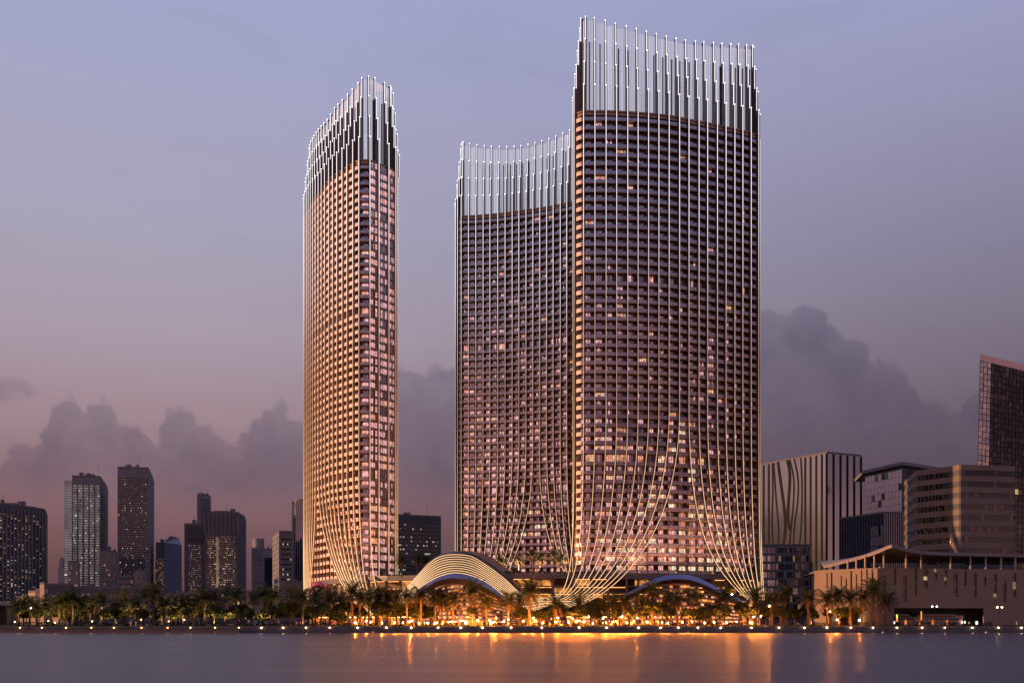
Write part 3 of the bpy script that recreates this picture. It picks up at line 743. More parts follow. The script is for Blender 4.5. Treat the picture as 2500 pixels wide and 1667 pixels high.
def portal(root, lower, upper, soffit, Y, Ys, lipmat):
    lo = [P(p, y, Y) for p, y in catmull(lower, 5)]; up = [P(p, y, Y+0.9) for p, y in catmull(upper, 5)]; so_ = [P(p, y, Ys) for p, y in catmull(soffit, 5)]
    loft(up, lo, 0.35).build('fascia', lipmat, root, smooth=False)
    loft([q+Vector((0, 0.36, 0.02)) for q in lo], so_, 0.2).build('soffit', 'bronze_dark', root)
def hall(root, c, l, r, y0, y1, n, Y, bow, sag, lipf, seed, probs):
    """tiered curved glass hall with horizontal louvres, under the portal line lipf(px)"""
    R = random.Random(seed); gm = MB(); xs = [l+(r-l)*i/34 for i in range(35)]
    def yy(yc, p): q = (p-c)/((r-c) if p > c else (c-l)); return yc+(y1-yc)*sag*abs(q)**2.0
    dep = lambda p: Y+bow*((p-c)/((r-l)/2))**2
    for k in range(n+1):
        yc = y0+(y1-y0)*k/n
        seg = [p for p in xs if yy(yc, p) > lipf(p)]
        if len(seg) < 2: continue
        m = MB(); pt_ = [P(p, yy(yc, p), dep(p)) for p in seg]
        a = [(q.x, q.y-0.9, q.z) for q in pt_]; b_ = [(q.x, q.y, q.z) for q in pt_]
        for i in range(len(pt_)-1):
            m.hexa([(a[i][0],a[i][1],a[i][2]-.62),(a[i+1][0],a[i+1][1],a[i+1][2]-.62),(b_[i+1][0],b_[i+1][1],b_[i+1][2]-.62),(b_[i][0],b_[i][1],b_[i][2]-.62), a[i], a[i+1], b_[i+1], b_[i]])
        m.build('louvre', 'bronze', root)
        if k < n:
            yn = y0+(y1-y0)*(k+1)/n
            for i in range(len(seg)-1):
                pa, pb = seg[i], seg[i+1]; wd = (pb-pa)*0.06
                mi = R.choices(range(5), probs)[0]
                gm.quad(P(pa+wd, yy(yn, pa), dep(pa)+0.25), P(pb-wd, yy(yn, pb), dep(pb)+0.25), P(pb-wd, yy(yc, pb), dep(pb)+0.25), P(pa+wd, yy(yc, pa), dep(pa)+0.25), mi)
    gm.build('glazing', ['bronze_dark', 'glass_warm', 'glass_lit', 'interior_glow', 'shop_glow'], root, kind='stuff')
lo1 = [(998,1464),(1029,1441),(1060,1420.5),(1085,1413),(1110,1410.7),(1150,1416),(1189,1434),(1228,1458.5),(1260,1482)]
up1 = [(994,1462),(1026,1434),(1058,1414),(1084,1403.5),(1111,1399),(1150,1405.5),(1191,1424.5),(1232,1456),(1263,1480)]
so1 = [(1016,1466),(1040,1449),(1066,1433),(1088,1426),(1111,1423.5),(1148,1428.5),(1183,1444),(1216,1464),(1246,1486)]
portal(can, lo1, up1, so1, 365.0, 379.0, 'lip_metal')
lipf = lambda p: interp([q[0] for q in so1], [q[1] for q in so1], p)-2
hall(can, 1112, 1018, 1272, 1424, 1519, 9, 378, 8, 0.62, lipf, 3, [3, 2, 3, 3, 1])
hr = thing('arched_entrance', 'wide blue edged arched entrance hall in the base of the tallest skyscraper', 'entrance', (PX(1655, 384), 384, 2.0))
lo2 = [(1508,1463),(1546,1446.5),(1584,1427.5),(1622,1415.5),(1657,1412.5),(1691,1416.5),(1729.6,1431),(1757,1445),(1791,1459.5),(1814,1471)]
up2 = [(1506,1458),(1546,1439),(1584,1418),(1622,1405),(1657,1401.5),(1691,1405),(1729.6,1421),(1757,1437),(1791,1454),(1814,1466)]
so2 = [(1522,1465),(1556,1452),(1590,1436),(1625,1425),(1657,1422.5),(1689,1426),(1724,1438),(1750,1450),(1782,1463),(1804,1474)]
portal(hr, lo2, up2, so2, 378.5, 386.5, 'lip_metal')
lipf2 = lambda p: interp([q[0] for q in so2], [q[1] for q in so2], p)-2
hall(hr, 1657, 1524, 1812, 1424, 1519, 9, 384.2, 2.5, 0.25, lipf2, 4, [5, 2, 2, 2, 2])
rd = thing('red_arch', 'small red arched doorway canopy at the foot of the narrow left skyscraper', 'canopy', (PX(778, 452), 452, 2.0))
lo3 = [(752,1448),(758,1438),(764,1432),(770,1429),(778.5,1428),(787,1432),(797,1440),(808,1452)]
up3 = [(750,1446),(757,1433),(763,1425),(770,1419.5),(778.5,1418),(788,1421.5),(798,1430.5),(811,1446)]
so3 = [(756,1450),(761,1442),(766,1437),(771,1434.5),(778.5,1434),(786,1437),(795,1444),(804,1454)]
portal(rd, lo3, up3, so3, 449, 456, 'lip_lit_red')
for px_ in (757, 801):
    m_ = MB(); x_ = PX(px_, 450); m_.box(x_-0.35, x_+0.35, 449.4, 450.2, 1.9, PZ(1446, 450)); m_.build('column', 'beige_frame', rd)

# floodlights added on the podium roof for a warm glow up the skyscrapers' feet
mat('flood_metal', (0.05, 0.05, 0.05), 0.5, 0.5)
emit('flood_face', (1.0, 0.55, 0.28), 8.0)
FD = [(812,446,'behind the red arch'),(905,420,'by the right corner of the narrow skyscraper'),(955,418,'beside the first roof palms'),(1150,402,'behind the crest of the wave canopy'),(1208,400,'behind the right slope of the wave canopy'),
      (1262,398,'under the lit window of the middle skyscraper'),(1330,396,'between the tan and bushy roof palms'),(1385,392,'close to the sweeping corner fins'),(1470,389,'at the left of the tallest skyscraper front'),(1560,390,'left above the blue arched entrance'),(1650,391,'over the middle of the blue arched entrance'),(1740,394,'right above the blue arched entrance'),(1815,397,'at the right foot of the tallest skyscraper')]
for px, Y, wh in FD:
    t_ = thing('added_floodlight', 'added warm floodlight on the podium roof '+wh, 'floodlight', (PX(px, Y), Y, 20.95), 'added floodlights on the podium roof')
    m_ = MB(); m_.box(-.25,.25,-.2,.2,0,.35); place(m_.mesh('housing', ['flood_metal']), 'housing', t_, t_.location)
    m_ = MB(); m_.box(-.2,.2,-.15,.15,.353,.40); place(m_.mesh('lens', ['flood_face']), 'lens', t_, t_.location)
    l_ = bpy.data.lights.new('flood', 'SPOT'); l_.energy = 26000; l_.color = (1.0, .44, .25); l_.spot_size = math.radians(120); l_.spot_blend = .7; l_.shadow_soft_size = .3
    a = bpy.data.objects.new('flood', l_); C.objects.link(a); a.parent = t_; a.location = (0, 0, .55); a.rotation_euler = (math.radians(180-14), 0, 0)
# ------------------------------------------------------------------ city behind and beside
mat('conc_dark', (0.085, 0.083, 0.094), 0.75, 0, 0.15, 0.08)
mat('conc_mid', (0.165, 0.16, 0.178), 0.75, 0, 0.12, 0.08)
mat('conc_pale', (0.46, 0.43, 0.44), 0.7, 0, 0.1, 0.08)
mat('conc_blue', (0.09, 0.10, 0.15), 0.45, 0.2, 0.12, 0.06)
mat('stone_tan', (0.40, 0.29, 0.22), 0.75, 0, 0.12, 0.12)
mat('stone_pink', (0.42, 0.32, 0.29), 0.7, 0, 0.06, 0.1)
mat('parapet_sunlit', (0.80, 0.52, 0.42), 0.6, 0, 0.05, 0.1)  # sunlit orange put into the parapet's base colour
mat('seam_dark', (0.024, 0.024, 0.028), 0.9, spec=0.05)
mat('roof_grey', (0.13, 0.12, 0.125), 0.8, 0, 0.1, 0.2)
glass('win_dark', (0.45, 0.42, 0.5), (0.015, 0.015, 0.02), 0.22, 0.06)
glass('win_pale', (0.85, 0.82, 0.84), (0.34, 0.32, 0.31), 0.55, 0.05)  # bright sky reflection put partly into the diffuse colour
glass('win_pink', (0.66, 0.74, 0.88), (0.05, 0.045, 0.05), 0.82, 0.12)
emit('win_pale_glow', (0.95, 0.84, 0.82), 0.24, 0.5, 0.15)  # emission lifts pale window bands where their reflection stays too dark
glass('win_black', (0.30, 0.31, 0.35), (0.012, 0.012, 0.013), 0.20, 0.02)
glass('win_navy', (0.34, 0.38, 0.52), (0.012, 0.016, 0.03), 0.45, 0.05)
emit('bulb_white', (1.0, 0.86, 0.70), 0.85, 0.4, 0.2)
emit('bulb_yellow', (1.0, 0.66, 0.30), 0.75, 0.5, 0.2)
emit('bulb_dim', (1.0, 0.62, 0.42), 0.28, 0.5, 0.2)
WS = ['win_dark', 'win_pale', 'bulb_white', 'bulb_yellow', 'bulb_dim', 'win_pink', 'win_black', 'win_navy', 'glass_lit', 'win_pale_glow']
def face_pts(A, B):
    d = Vector((B[0]-A[0], B[1]-A[1], 0)); L = d.length; d.normalize(); return d, Vector((d.y, -d.x, 0)), L
def windows(mb, A, B, z0, z1, nc, nr, wf, hf, probs, R, off=0.06, m0=0.5, frame=None):
    """grid of glass panes on the facade A->B (seen from its right-hand side)"""
    d, n, L = face_pts(A, B); cw = (L-2*m0)/nc; rh = (z1-z0)/nr
    k_, w_ = list(probs.keys()), list(probs.values())
    for j in range(nr):
        rowb = R.random()
        for i in range(nc):
            mi = R.choices(k_, w_)[0]
            if mi in (2, 3) and rowb < 0.35: mi = k_[0]
            if mi is None: continue
            s0 = m0+cw*(i+0.5-wf/2); s1 = m0+cw*(i+0.5+wf/2); a0 = z0+rh*(j+0.5-hf/2); a1 = z0+rh*(j+0.5+hf/2)
            q = lambda s, z, o=off: (A[0]+d.x*s+n.x*o, A[1]+d.y*s+n.y*o, z)
            mb.quad(q(s0, a0), q(s1, a0), q(s1, a1), q(s0, a1), mi)
def bands(mb, A, B, z0, z1, nr, hf, proud, s0=0.0, s1=None, mi=0):
    d, n, L = face_pts(A, B); s1 = L if s1 is None else s1; rh = (z1-z0)/nr
    for j in range(nr):
        a0 = z0+rh*j; a1 = a0+rh*hf
        q = lambda s, o: (A[0]+d.x*s+n.x*o, A[1]+d.y*s+n.y*o)
        p0, p1, p2, p3 = q(s0, proud), q(s1, proud), q(s1, -0.2), q(s0, -0.2)
        mb.hexa([(*p0, a0), (*p1, a0), (*p2, a0), (*p3, a0), (*p0, a1), (*p1, a1), (*p2, a1), (*p3, a1)], mi)
def ribs(mb, A, B, z0, z1, n_, w, proud, mi=0):
    d, n, L = face_pts(A, B)
    for i in range(n_+1):
        s = L*i/n_; q = lambda s_, o: (A[0]+d.x*s_+n.x*o, A[1]+d.y*s_+n.y*o)
        p0, p1, p2, p3 = q(s-w/2, proud), q(s+w/2, proud), q(s+w/2, -0.2), q(s-w/2, -0.2)
        mb.hexa([(*p0, z0), (*p1, z0), (*p2, z0), (*p3, z0), (*p0, z1), (*p1, z1), (*p2, z1), (*p3, z1)], mi)
def pl(px, Y): return (PX(px, Y), Y)
RB = random.Random(21)
def block(label, corners, py_top, depth, wallmat, cat='building', name='office_tower', z_b=1.9, roof='roof_grey'):
    """corners: visible plan points (px, distance) from left to right; py_top is the roof row at the first corner"""
    pts_ = [pl(*c) for c in corners]; ztop = PZ(py_top, corners[0][1])
    cx = sum(p_[0] for p_ in pts_)/len(pts_); root = thing(name, label, cat, (cx, pts_[0][1], z_b))
    back = [(pts_[-1][0]*(1+depth/pts_[-1][1]*0.9), pts_[-1][1]+depth), (pts_[0][0]*(1+depth/pts_[0][1])+2, pts_[0][1]+depth)]
    m_ = MB(); m_.prism(pts_+back, z_b, ztop); m_.build('wall', wallmat, root)
    m_ = MB(); c_ = pts_+back; gx = sum(q[0] for q in c_)/len(c_); gy = sum(q[1] for q in c_)/len(c_)
    m_.prism([(gx+(q[0]-gx)*1.004, gy+(q[1]-gy)*1.004) for q in c_], ztop+0.004, ztop+0.9); m_.build('roof', roof, root)
    if name in ('office_tower', 'low_building') and ztop > 9:
        ru = random.Random(int(corners[0][0])); (xa, ya), (xb, yb) = pts_[0], pts_[1]
        for i_ in range(3):
            f_ = ru.uniform(.12, .8); w_ = ru.uniform(.05, .14)*(xb-xa); x_, y_ = xa+(xb-xa)*f_, ya+(yb-ya)*f_+ru.uniform(4, 9)
            u_ = MB(); u_.box(x_, x_+w_, y_, y_+ru.uniform(2, 4), ztop+.903, ztop+.9+ru.uniform(.8, 2.2)*(1.3 if ztop > 40 else .6)); u_.build('roof_unit', ru.choice(['conc_mid', 'roof_grey']), root)
        if ztop > 60:
            u_ = MB(); x_ = xa+(xb-xa)*ru.uniform(.1, .9); u_.tube([(x_, ya+6, ztop+.9), (x_, ya+6, ztop+ru.uniform(5, 9))], [.16, .06], 5); u_.build('antenna', 'roof_grey', root)
    return root, pts_, ztop
def wins(root, mb, name='window'): mb.build(name, WS, root, kind='stuff')

# far left: ribbed dark tower
r, q, zt = block('wide dark tower with vertical ribs at the far left edge', [(-70,606),(78,640),(110,655)], 1224, 40, 'conc_dark')
m_ = MB(); windows(m_, q[0], q[1], 8, zt-4, 16, 62, .45, .45, {0: 10, 3: 1.2, 2: .8, 4: 2.2}, RB); windows(m_, q[1], q[2], 8, zt-4, 4, 40, .5, .5, {0: 6, 4: 1}, RB); wins(r, m_)
m_ = MB(); ribs(m_, q[0], q[1], 2, zt-1.5, 16, 0.75, 0.6); ribs(m_, q[1], q[2], 2, zt-1.5, 4, 0.75, 0.6); m_.build('rib', 'conc_mid', r, kind='stuff')
m_ = MB(); m_.box(PX(25,650), PX(55,650), 640, 655, zt+0.9, zt+3); m_.build('roof_plant', 'conc_dark', r)
# white banded tower
r, q, zt = block('tall pale tower with five columns of white window bands', [(176,700),(245,704),(260,750)], 1163, 35, 'conc_mid')
m_ = MB(); d_, n2, L_ = face_pts(q[0], q[1]); NRW = 52
for j in range(5):
    f0, f1 = j/5+0.03, j/5+0.165
    A_ = (q[0][0]+(q[1][0]-q[0][0])*f0, q[0][1]+(q[1][1]-q[0][1])*f0); B_ = (q[0][0]+(q[1][0]-q[0][0])*f1, q[0][1]+(q[1][1]-q[0][1])*f1)
    windows(m_, A_, B_, 8, zt-5, 4, NRW, .9, .55, {9: 9, 2: .45, 8: .12, 0: .8}, RB, m0=0)
wins(r, m_)
m_ = MB(); bands(m_, q[0], q[1], 8, zt-5, NRW, .14, .3); m_.build('spandrel', 'conc_pale', r, kind='stuff')
m_ = MB(); windows(m_, q[1], q[2], 8, zt-18, 5, 40, .4, .4, {0: 5, None: 5}, RB); wins(r, m_, 'side_window')
w0 = pl(157, 703); w1 = pl(175.8, 704)
m_ = MB(); zl = PZ(1172, 703); m_.prism([w0, w1, (w1[0]+4, w1[1]+28), (w0[0]+4, w0[1]+28)], 1.9, zl); m_.build('side_wing', 'conc_pale', r)
m_ = MB(); windows(m_, w0, w1, 8, zl-2, 3, NRW, .92, .6, {9: 9, 2: .4}, RB, m0=0.1); wins(r, m_, 'wing_window')
m_ = MB(); m_.prism([pl(207,712), pl(230,712), pl(237,730), pl(212,730)], zt+0.9, PZ(1157, 712)); m_.build('roof_plant', 'conc_mid', r)
# tall dark tower with yellow windows
r, q, zt = block('tallest background tower on the left, dark with scattered yellow windows', [(287,690),(362,693),(373,738)], 1142, 32, 'conc_mid')
m_ = MB(); windows(m_, q[0], q[1], 8, zt-5, 24, 58, .62, .4, {0: 12, 6: 4, 3: .45, 2: .4, 4: 1.5}, RB); windows(m_, q[1], q[2], 8, zt-20, 6, 40, .5, .45, {0: 5, None: 3}, RB); wins(r, m_)
m_ = MB(); bands(m_, q[0], q[1], 8, zt-5, 58, .22, .25); m_.build('spandrel', 'conc_dark', r, kind='stuff')
# slim far tower
r, q, zt = block('tiny hazy stepped tower far off beside the white banded tower', [(142,1500),(156,1500)], 1385, 30, 'conc_mid')
m_ = MB(); m_.box(PX(145,1505), PX(153,1505), 1505, 1520, zt+.9, PZ(1366, 1505)); m_.box(PX(147.5,1508), PX(150.5,1508), 1508, 1514, PZ(1366,1505), PZ(1360,1505)); m_.build('setback', 'conc_mid', r)
# tan-fronted tower with blue blade
r, q, zt = block('blue slab tower with a raised blade edge and tan lit lower front', [(380,720),(401,722)], 1326, 30, 'conc_blue')
m_ = MB(); zl = PZ(1362, 718); m_.prism([pl(379,717), pl(400,717), pl(401,721.9), pl(380,719.9)], 1.9, zl); m_.build('front_bay', 'stone_tan', r)
m_ = MB(); windows(m_, pl(379,717), pl(400,717), 6, zl-1, 7, 24, .55, .6, {4: 3, 0: 4, 5: 4}, RB, m0=0); wins(r, m_)
m_ = MB(); a_, b_ = pl(401.2,719), pl(416,732); zA, zB = PZ(1324,719), PZ(1307,732)
m_.hexa([(*a_,1.9),(*b_,1.9),(b_[0],b_[1]+18,1.9),(a_[0]+4,a_[1]+25,1.9),(*a_,zA),(*b_,zB),(b_[0],b_[1]+18,zB),(a_[0]+4,a_[1]+25,zA)]); m_.build('blade', 'conc_blue', r)
# twin office block, left half
r, q, zt = block('dark office block with dotted rows of lights and a black louvred crown', [(450,640),(503,642)], 1280, 30, 'conc_dark')
m_ = MB(); windows(m_, q[0], q[1], 8, zt-12, 20, 36, .6, .36, {0: 9, 2: 1.3, 4: 2.2, 3: .4}, RB, m0=2.5); wins(r, m_)
m_ = MB(); ribs(m_, pl(456,639.8), pl(498,639.8), zt-9, zt-0.5, 16, 0.35, 0.4); m_.build('crown_slat', 'roof_grey', r, kind='stuff')
# far narrow tower
r, q, zt = block('narrow grey tower rising behind the office blocks with slatted top', [(481,900),(513,905)], 1209, 30, 'conc_mid')
m_ = MB(); bands(m_, pl(491,899.5), pl(512,901.5), zt-26, zt-1, 9, .5, .4); bands(m_, pl(493,899.5), pl(510,901.5), zt-110, zt-32, 24, .5, .4); m_.build('slat_band', 'roof_grey', r, kind='stuff')
m_ = MB(); m_.box(PX(484,905), PX(494,905), 905, 915, zt+.9, zt+3); m_.build('roof_plant', 'conc_mid', r)
# twin office block, right half
r, q, zt = block('broad office block with whole floors of yellow lit windows', [(500,612),(581,614),(598,640)], 1252, 34, 'conc_dark')
m_ = MB(); windows(m_, q[0], q[1], 8, zt-13, 26, 34, .7, .42, {0: 7, 3: 1.5, 2: 1.1, 4: 3.5, 6: 3}, RB, m0=1.5); wins(r, m_)
m_ = MB(); bands(m_, q[0], q[1], 8, zt-13, 34, .26, .35); m_.build('spandrel', 'conc_mid', r, kind='stuff')
m_ = MB(); ribs(m_, q[0], q[1], zt-12, zt-0.6, 8, 0.5, 0.5); m_.build('crown_fin', 'conc_mid', r, kind='stuff')
m_ = MB(); ribs(m_, pl(529.5,611.5), pl(532.5,611.5), 6, zt-14, 1, 0.4, 0.7); m_.build('stair_strip', 'bulb_dim', r)
m_ = MB(); m_.box(PX(518,622), PX(556,622), 622, 638, zt+.9, zt+2.4); m_.build('roof_plant', 'roof_grey', r)
# hazy pair
r, q, zt = block('hazy round topped tower with a dark oval sign behind the palms', [(614,1100),(641,1104)], 1338, 30, 'conc_mid')
m_ = MB(); yc = 1112; m_.prism([(PX(631,yc)+PX(1250+14,yc)*math.cos(a_*PI/12), yc+6*math.sin(a_*PI/12)) for a_ in range(24)], zt+.9, PZ(1315, yc)); m_.build('drum', 'conc_mid', r)
m_ = MB(); bands(m_, q[0], q[1], 20, zt, 22, .5, .3); m_.build('slat_band', 'conc_dark', r, kind='stuff')
r, q, zt = block('hazy plain tower with a frame-like edge beside the round topped tower', [(641,1000),(668,1003)], 1340, 30, 'conc_mid')
m_ = MB(); m_.box(PX(646,999), PX(665,999), 999, 999.8, 4, zt-8); m_.build('glazed_front', 'win_navy', r)
# slope-sided white windowed block
r, q, zt = block('grey block with a white windowed slanting left side', [(665,600),(681,560),(716,563)], 1313, 30, 'conc_mid')
m_ = MB(); zf = PZ(1295, 560); m_.prism([pl(681,560), pl(716,563), pl(712,590), pl(686,590)], zt+.904, zf); m_.build('upper_wall', 'conc_mid', r)
m_ = MB(); windows(m_, q[0], q[1], 8, zt-1, 3, 15, .6, .36, {9: 8, 1: 2, 2: .6}, RB); windows(m_, q[1], q[2], 8, zf-3, 7, 15, .8, .3, {0: 6, 3: .9, 2: .8, 6: 3}, RB, m0=1); wins(r, m_)
# glass cylinder
cyl = thing('office_tower', 'rounded glass tower partly hidden behind the narrow left skyscraper', 'building', (PX(744,620), 630, 1.9))
ring_ = [(PX(744,630)+7.3*math.cos(a_*PI/16), 630+7.3*math.sin(a_*PI/16)) for a_ in range(32)]
m_ = MB(); m_.prism(ring_, 1.9, PZ(1222, 623)); m_.build('drum', 'win_navy', cyl)
m_ = MB(); cx_ = PX(744,630)
for a_ in range(32):
    an = a_*PI/16; m_.box(cx_+7.42*math.cos(an)-.14, cx_+7.42*math.cos(an)+.14, 630+7.42*math.sin(an)-.14, 630+7.42*math.sin(an)+.14, 1.9, PZ(1226,623))
m_.build('mullion', 'conc_pale', cyl, kind='stuff')
m_ = MB(); windows(m_, ring_[18], ring_[21], 20, 68, 3, 16, .5, .4, {2: 4, None: 5}, RB, off=.12); windows(m_, ring_[21], ring_[24], 20, 68, 3, 16, .5, .4, {2: 3, None: 6}, RB, off=.12); wins(cyl, m_)
m_ = MB(); m_.prism([(PX(744,630)+6.4*math.cos(a_*PI/16), 630+6.4*math.sin(a_*PI/16)) for a_ in range(32)], PZ(1222,623), PZ(1217,623)); m_.build('roof', 'roof_grey', cyl)
# block between the skyscrapers
r, q, zt = block('dark slab block with small square windows in the gap between skyscrapers', [(966,640),(1076,652)], 1258, 30, 'conc_dark')
m_ = MB(); windows(m_, q[0], q[1], 8, zt-4, 26, 22, .55, .36, {6: 6, 2: .5, 3: .3, 0: 3, 4: .5}, RB, m0=1.5); wins(r, m_)
# lower blocks at the foot of the left-hand towers
for lab, cs, top, dp, wm, nc, nr, pr in [
    ('low flat-roofed block standing before the white banded tower', [(166,600),(191,602)], 1372, 25, 'conc_mid', 5, 9, {0: 6, 4: 1}),
    ('squat grey block with ledges at the right foot of the white banded tower', [(245,640),(283,643)], 1346, 25, 'conc_mid', 6, 14, {0: 6, 6: 3, 4: .5}),
    ('pale grid-windowed block before the tall yellow-windowed tower', [(328,560),(356,562)], 1395, 25, 'conc_mid', 4, 6, {6: 6, 0: 3}),
    ('small dim block in the gap right of the blue slab tower', [(417,900),(442,905)], 1416, 25, 'conc_mid', 5, 7, {0: 6, 4: 1}),
    ('brown terrace block at the foot of the tall yellow-windowed tower', [(287,600),(326,602)], 1408, 25, 'conc_dark', 8, 7, {0: 6, 4: 2, 3: .6}),
    ('grey box building with a stepped roof beside the narrow left skyscraper', [(690,540),(741,543)], 1421, 22, 'conc_mid', 8, 4, {0: 5, None: 4}),
    ('small pinkish building behind palms near the blue slab tower', [(398,460),(440,462)], 1452, 18, 'stone_pink', 9, 3, {0: 5, 4: 2}),
    ('curved low pavilion with one bright window among the palms', [(438,450),(505,455)], 1450, 18, 'conc_dark', 12, 2, {6: 6, 2: .6}),
    ('long dark hall behind palms at the left', [(176,470),(332,474)], 1436, 30, 'conc_dark', 22, 3, {0: 6, 4: 1.5, 6: 3}),
    ('dark warehouse beside the pale stair tower', [(108,462),(176,466)], 1428, 25, 'conc_dark', 6, 2, {6: 3, None: 6}),
    ('low tan wing with a long eave behind the first palms', [(40,452),(160,440)], 1459, 16, 'stone_tan', 26, 2, {6: 5, 0: 3, 4: 1}),
    ('two storey cream wing beside the pale stair tower', [(69,450),(98,446)], 1446, 12, 'stone_tan', 8, 3, {0: 5, None: 2}),
    ('dark brick block seen behind the curved pavilion', [(505,520),(598,524)], 1440, 20, 'conc_dark', 16, 4, {0: 5, 4: 2, 3: .5})]:
    r, q, zt = block(lab, cs, top, dp, wm, name='low_building')
    m_ = MB(); windows(m_, q[0], q[1], 4, zt-1, nc, nr, .68, .5, pr, RB, m0=.4); wins(r, m_)
r, q, zt = block('pale stair tower standing above the tan wing', [(97,444),(107.5,443)], 1426, 8, 'stone_tan', name='stair_tower')
m_ = MB(); m_.box(PX(86,446), PX(96.5,446), 446, 454, 1.9, PZ(1436,446)); m_.build('side_block', 'stone_tan', r)
dk = thing('road_bridge', 'low concrete bridge deck running out of the picture at the left edge', 'bridge', (PX(-20,430), 430, 1.9))
m_ = MB(); m_.box(PX(-120,430), PX(36,430), 430, 442, PZ(1477,430), PZ(1471,430)); m_.build('deck', 'conc_mid', dk)
m_ = MB(); m_.box(PX(-120,430), PX(36,430), 430, 430.3, PZ(1467.5,430), PZ(1466.5,430))
for i in range(30): m_.box(PX(-120,430)+i*.9, PX(-120,430)+i*.9+.12, 430.02, 430.2, PZ(1471,430), PZ(1467.6,430))
m_.build('railing', 'conc_mid', dk)
for p_ in (-60, -10, 22):
    m_ = MB(); m_.box(PX(p_,432)-.8, PX(p_,432)+.8, 432, 440, 1.9, PZ(1477.1,430)); m_.build('pier', 'conc_dark', dk)

# ---------------- right-hand side
# striped pinkish glass block
r, q, zt = block('pale pinkish glass block with wavy dark seams next to the tallest skyscraper', [(1832,612),(2018,560),(2102,571)], 1140.5, 40, 'win_pink', name='striped_block')
zt2 = zt
d_, n_, L_ = face_pts(q[0], q[1])
def onf(u, v, o=0.08, A=None, d=None, n=None):
    A = A or q[0]; d = d or d_; n = n or n_; return Vector((A[0]+d.x*u+n.x*o, A[1]+d.y*u+n.y*o, v))
def seam(uv, w=0.55, o=.22):
    m = MB(); path = [onf(u, v, o) for u, v in uv]; m.ribbon(path, [n_]*len(path), w, -.3, 0); m.build('seam', 'seam_dark', r)
def u_of(px):                                       # photo column -> position along the front
    k = (px-1250)/FPX; return (k*q[0][1]-q[0][0])/(d_.x-k*d_.y)
for px_ in (1864.5, 1877, 1966, 1979, 1993, 2006.5): seam([(u_of(px_), 4), (u_of(px_), zt-.2)], 1.3)
for line in [[(1886,1131),(1887,1200),(1885,1270),(1887,1330)],[(1889,1130),(1895,1220),(1901,1290),(1900,1335)],[(1898,1127),(1905,1180),(1913,1240),(1916,1290),(1911,1330)],[(1901,1127),(1908,1180),(1916,1240),(1919,1290),(1914,1330)],
             [(1921,1123),(1927,1160),(1924,1220),(1922,1260),(1927,1292)],[(1924,1123),(1930,1160),(1927,1220),(1925,1260),(1929,1292)],[(1928,1122),(1938,1170),(1937,1230),(1931,1290),(1928,1330)],[(1939,1120),(1948,1165),(1948,1220),(1940,1280),(1937,1330)],[(1955,1117),(1958,1180),(1957,1270),(1952,1330)]]:
    pts2 = [( u_of(a_), PZ(b_, q[0][1]+d_.y*u_of(a_))) for a_, b_ in line]; seam([tuple(s_) for s_ in catmull(pts2, 5)], .95)
dR, nR, LR = face_pts(q[1], q[2]); m_ = MB(); ribs(m_, q[1], q[2], 3, zt-.2, 5, 1.2, .25); m_.build('rib', 'seam_dark', r, kind='stuff')
m_ = MB(); windows(m_, q[0], q[1], 12, zt-6, 44, 26, .22, .3, {None: 40, 4: 1.3, 3: .35}, RB); wins(r, m_)
r, q, zt = block('smoky glass office block with gridded windows at the foot of the striped block', [(1852,520),(1976,520)], 1332, 22, 'conc_mid', name='glass_block')
m_ = MB(); windows(m_, q[0], q[1], 4, zt-.5, 18, 9, .88, .8, {7: 6, 5: 4, 0: 3, 4: .8, 2: .15}, RB, m0=.3); wins(r, m_)
m_ = MB(); ribs(m_, q[0], q[1], 3, zt-.3, 6, .5, .3); bands(m_, q[0], q[1], 4, zt, 9, .12, .25); m_.build('grid_frame', 'conc_mid', r, kind='stuff')
# glass pavilion tower with flat roof
r, q, zt = block('pale glass pavilion tower under a wide flat overhanging roof', [(2112,528),(2203,500),(2290,519)], 1163, 22, 'win_navy', name='glass_tower')
m_ = MB(); zz0 = zt+.2; c4 = [pl(2107,524), pl(2204,494), pl(2300,514), (PX(2300,514)+4, 545), (PX(2107,524)+6, 556)]
m_.prism(c4, zt+.905, zt+2.4); m_.build('roof_overhang', 'conc_mid', r)
m_ = MB(); windows(m_, q[0], q[1], 4, zt-.4, 11, 22, .95, .94, {1: 7, 5: 5, 7: 1.5, 6: .6}, RB, m0=.2); windows(m_, q[1], q[2], 4, zt-.4, 9, 22, .95, .94, {7: 7, 0: 3, 1: .8}, RB, m0=.2); wins(r, m_)
# navy glass box
r, q, zt = block('navy ribbed glass box in front of the glass pavilion tower', [(2050,499),(2158,470),(2240,476)], 1268, 20, 'win_navy', name='glass_box')
m_ = MB(); ribs(m_, q[0], q[1], 3, zt+.6, 17, .22, .3); ribs(m_, q[1], q[2], 3, zt+.6, 15, .22, .3); m_.build('rib', 'roof_grey', r, kind='stuff')
m_ = MB(); A_ = pl(2107,483.5); B_ = pl(2157,470.2); windows(m_, A_, B_, zt-37, zt-5, 8, 7, .84, .9, {1: 6, 6: 1.6, 8: .4}, RB, m0=.1, off=.08); wins(r, m_)
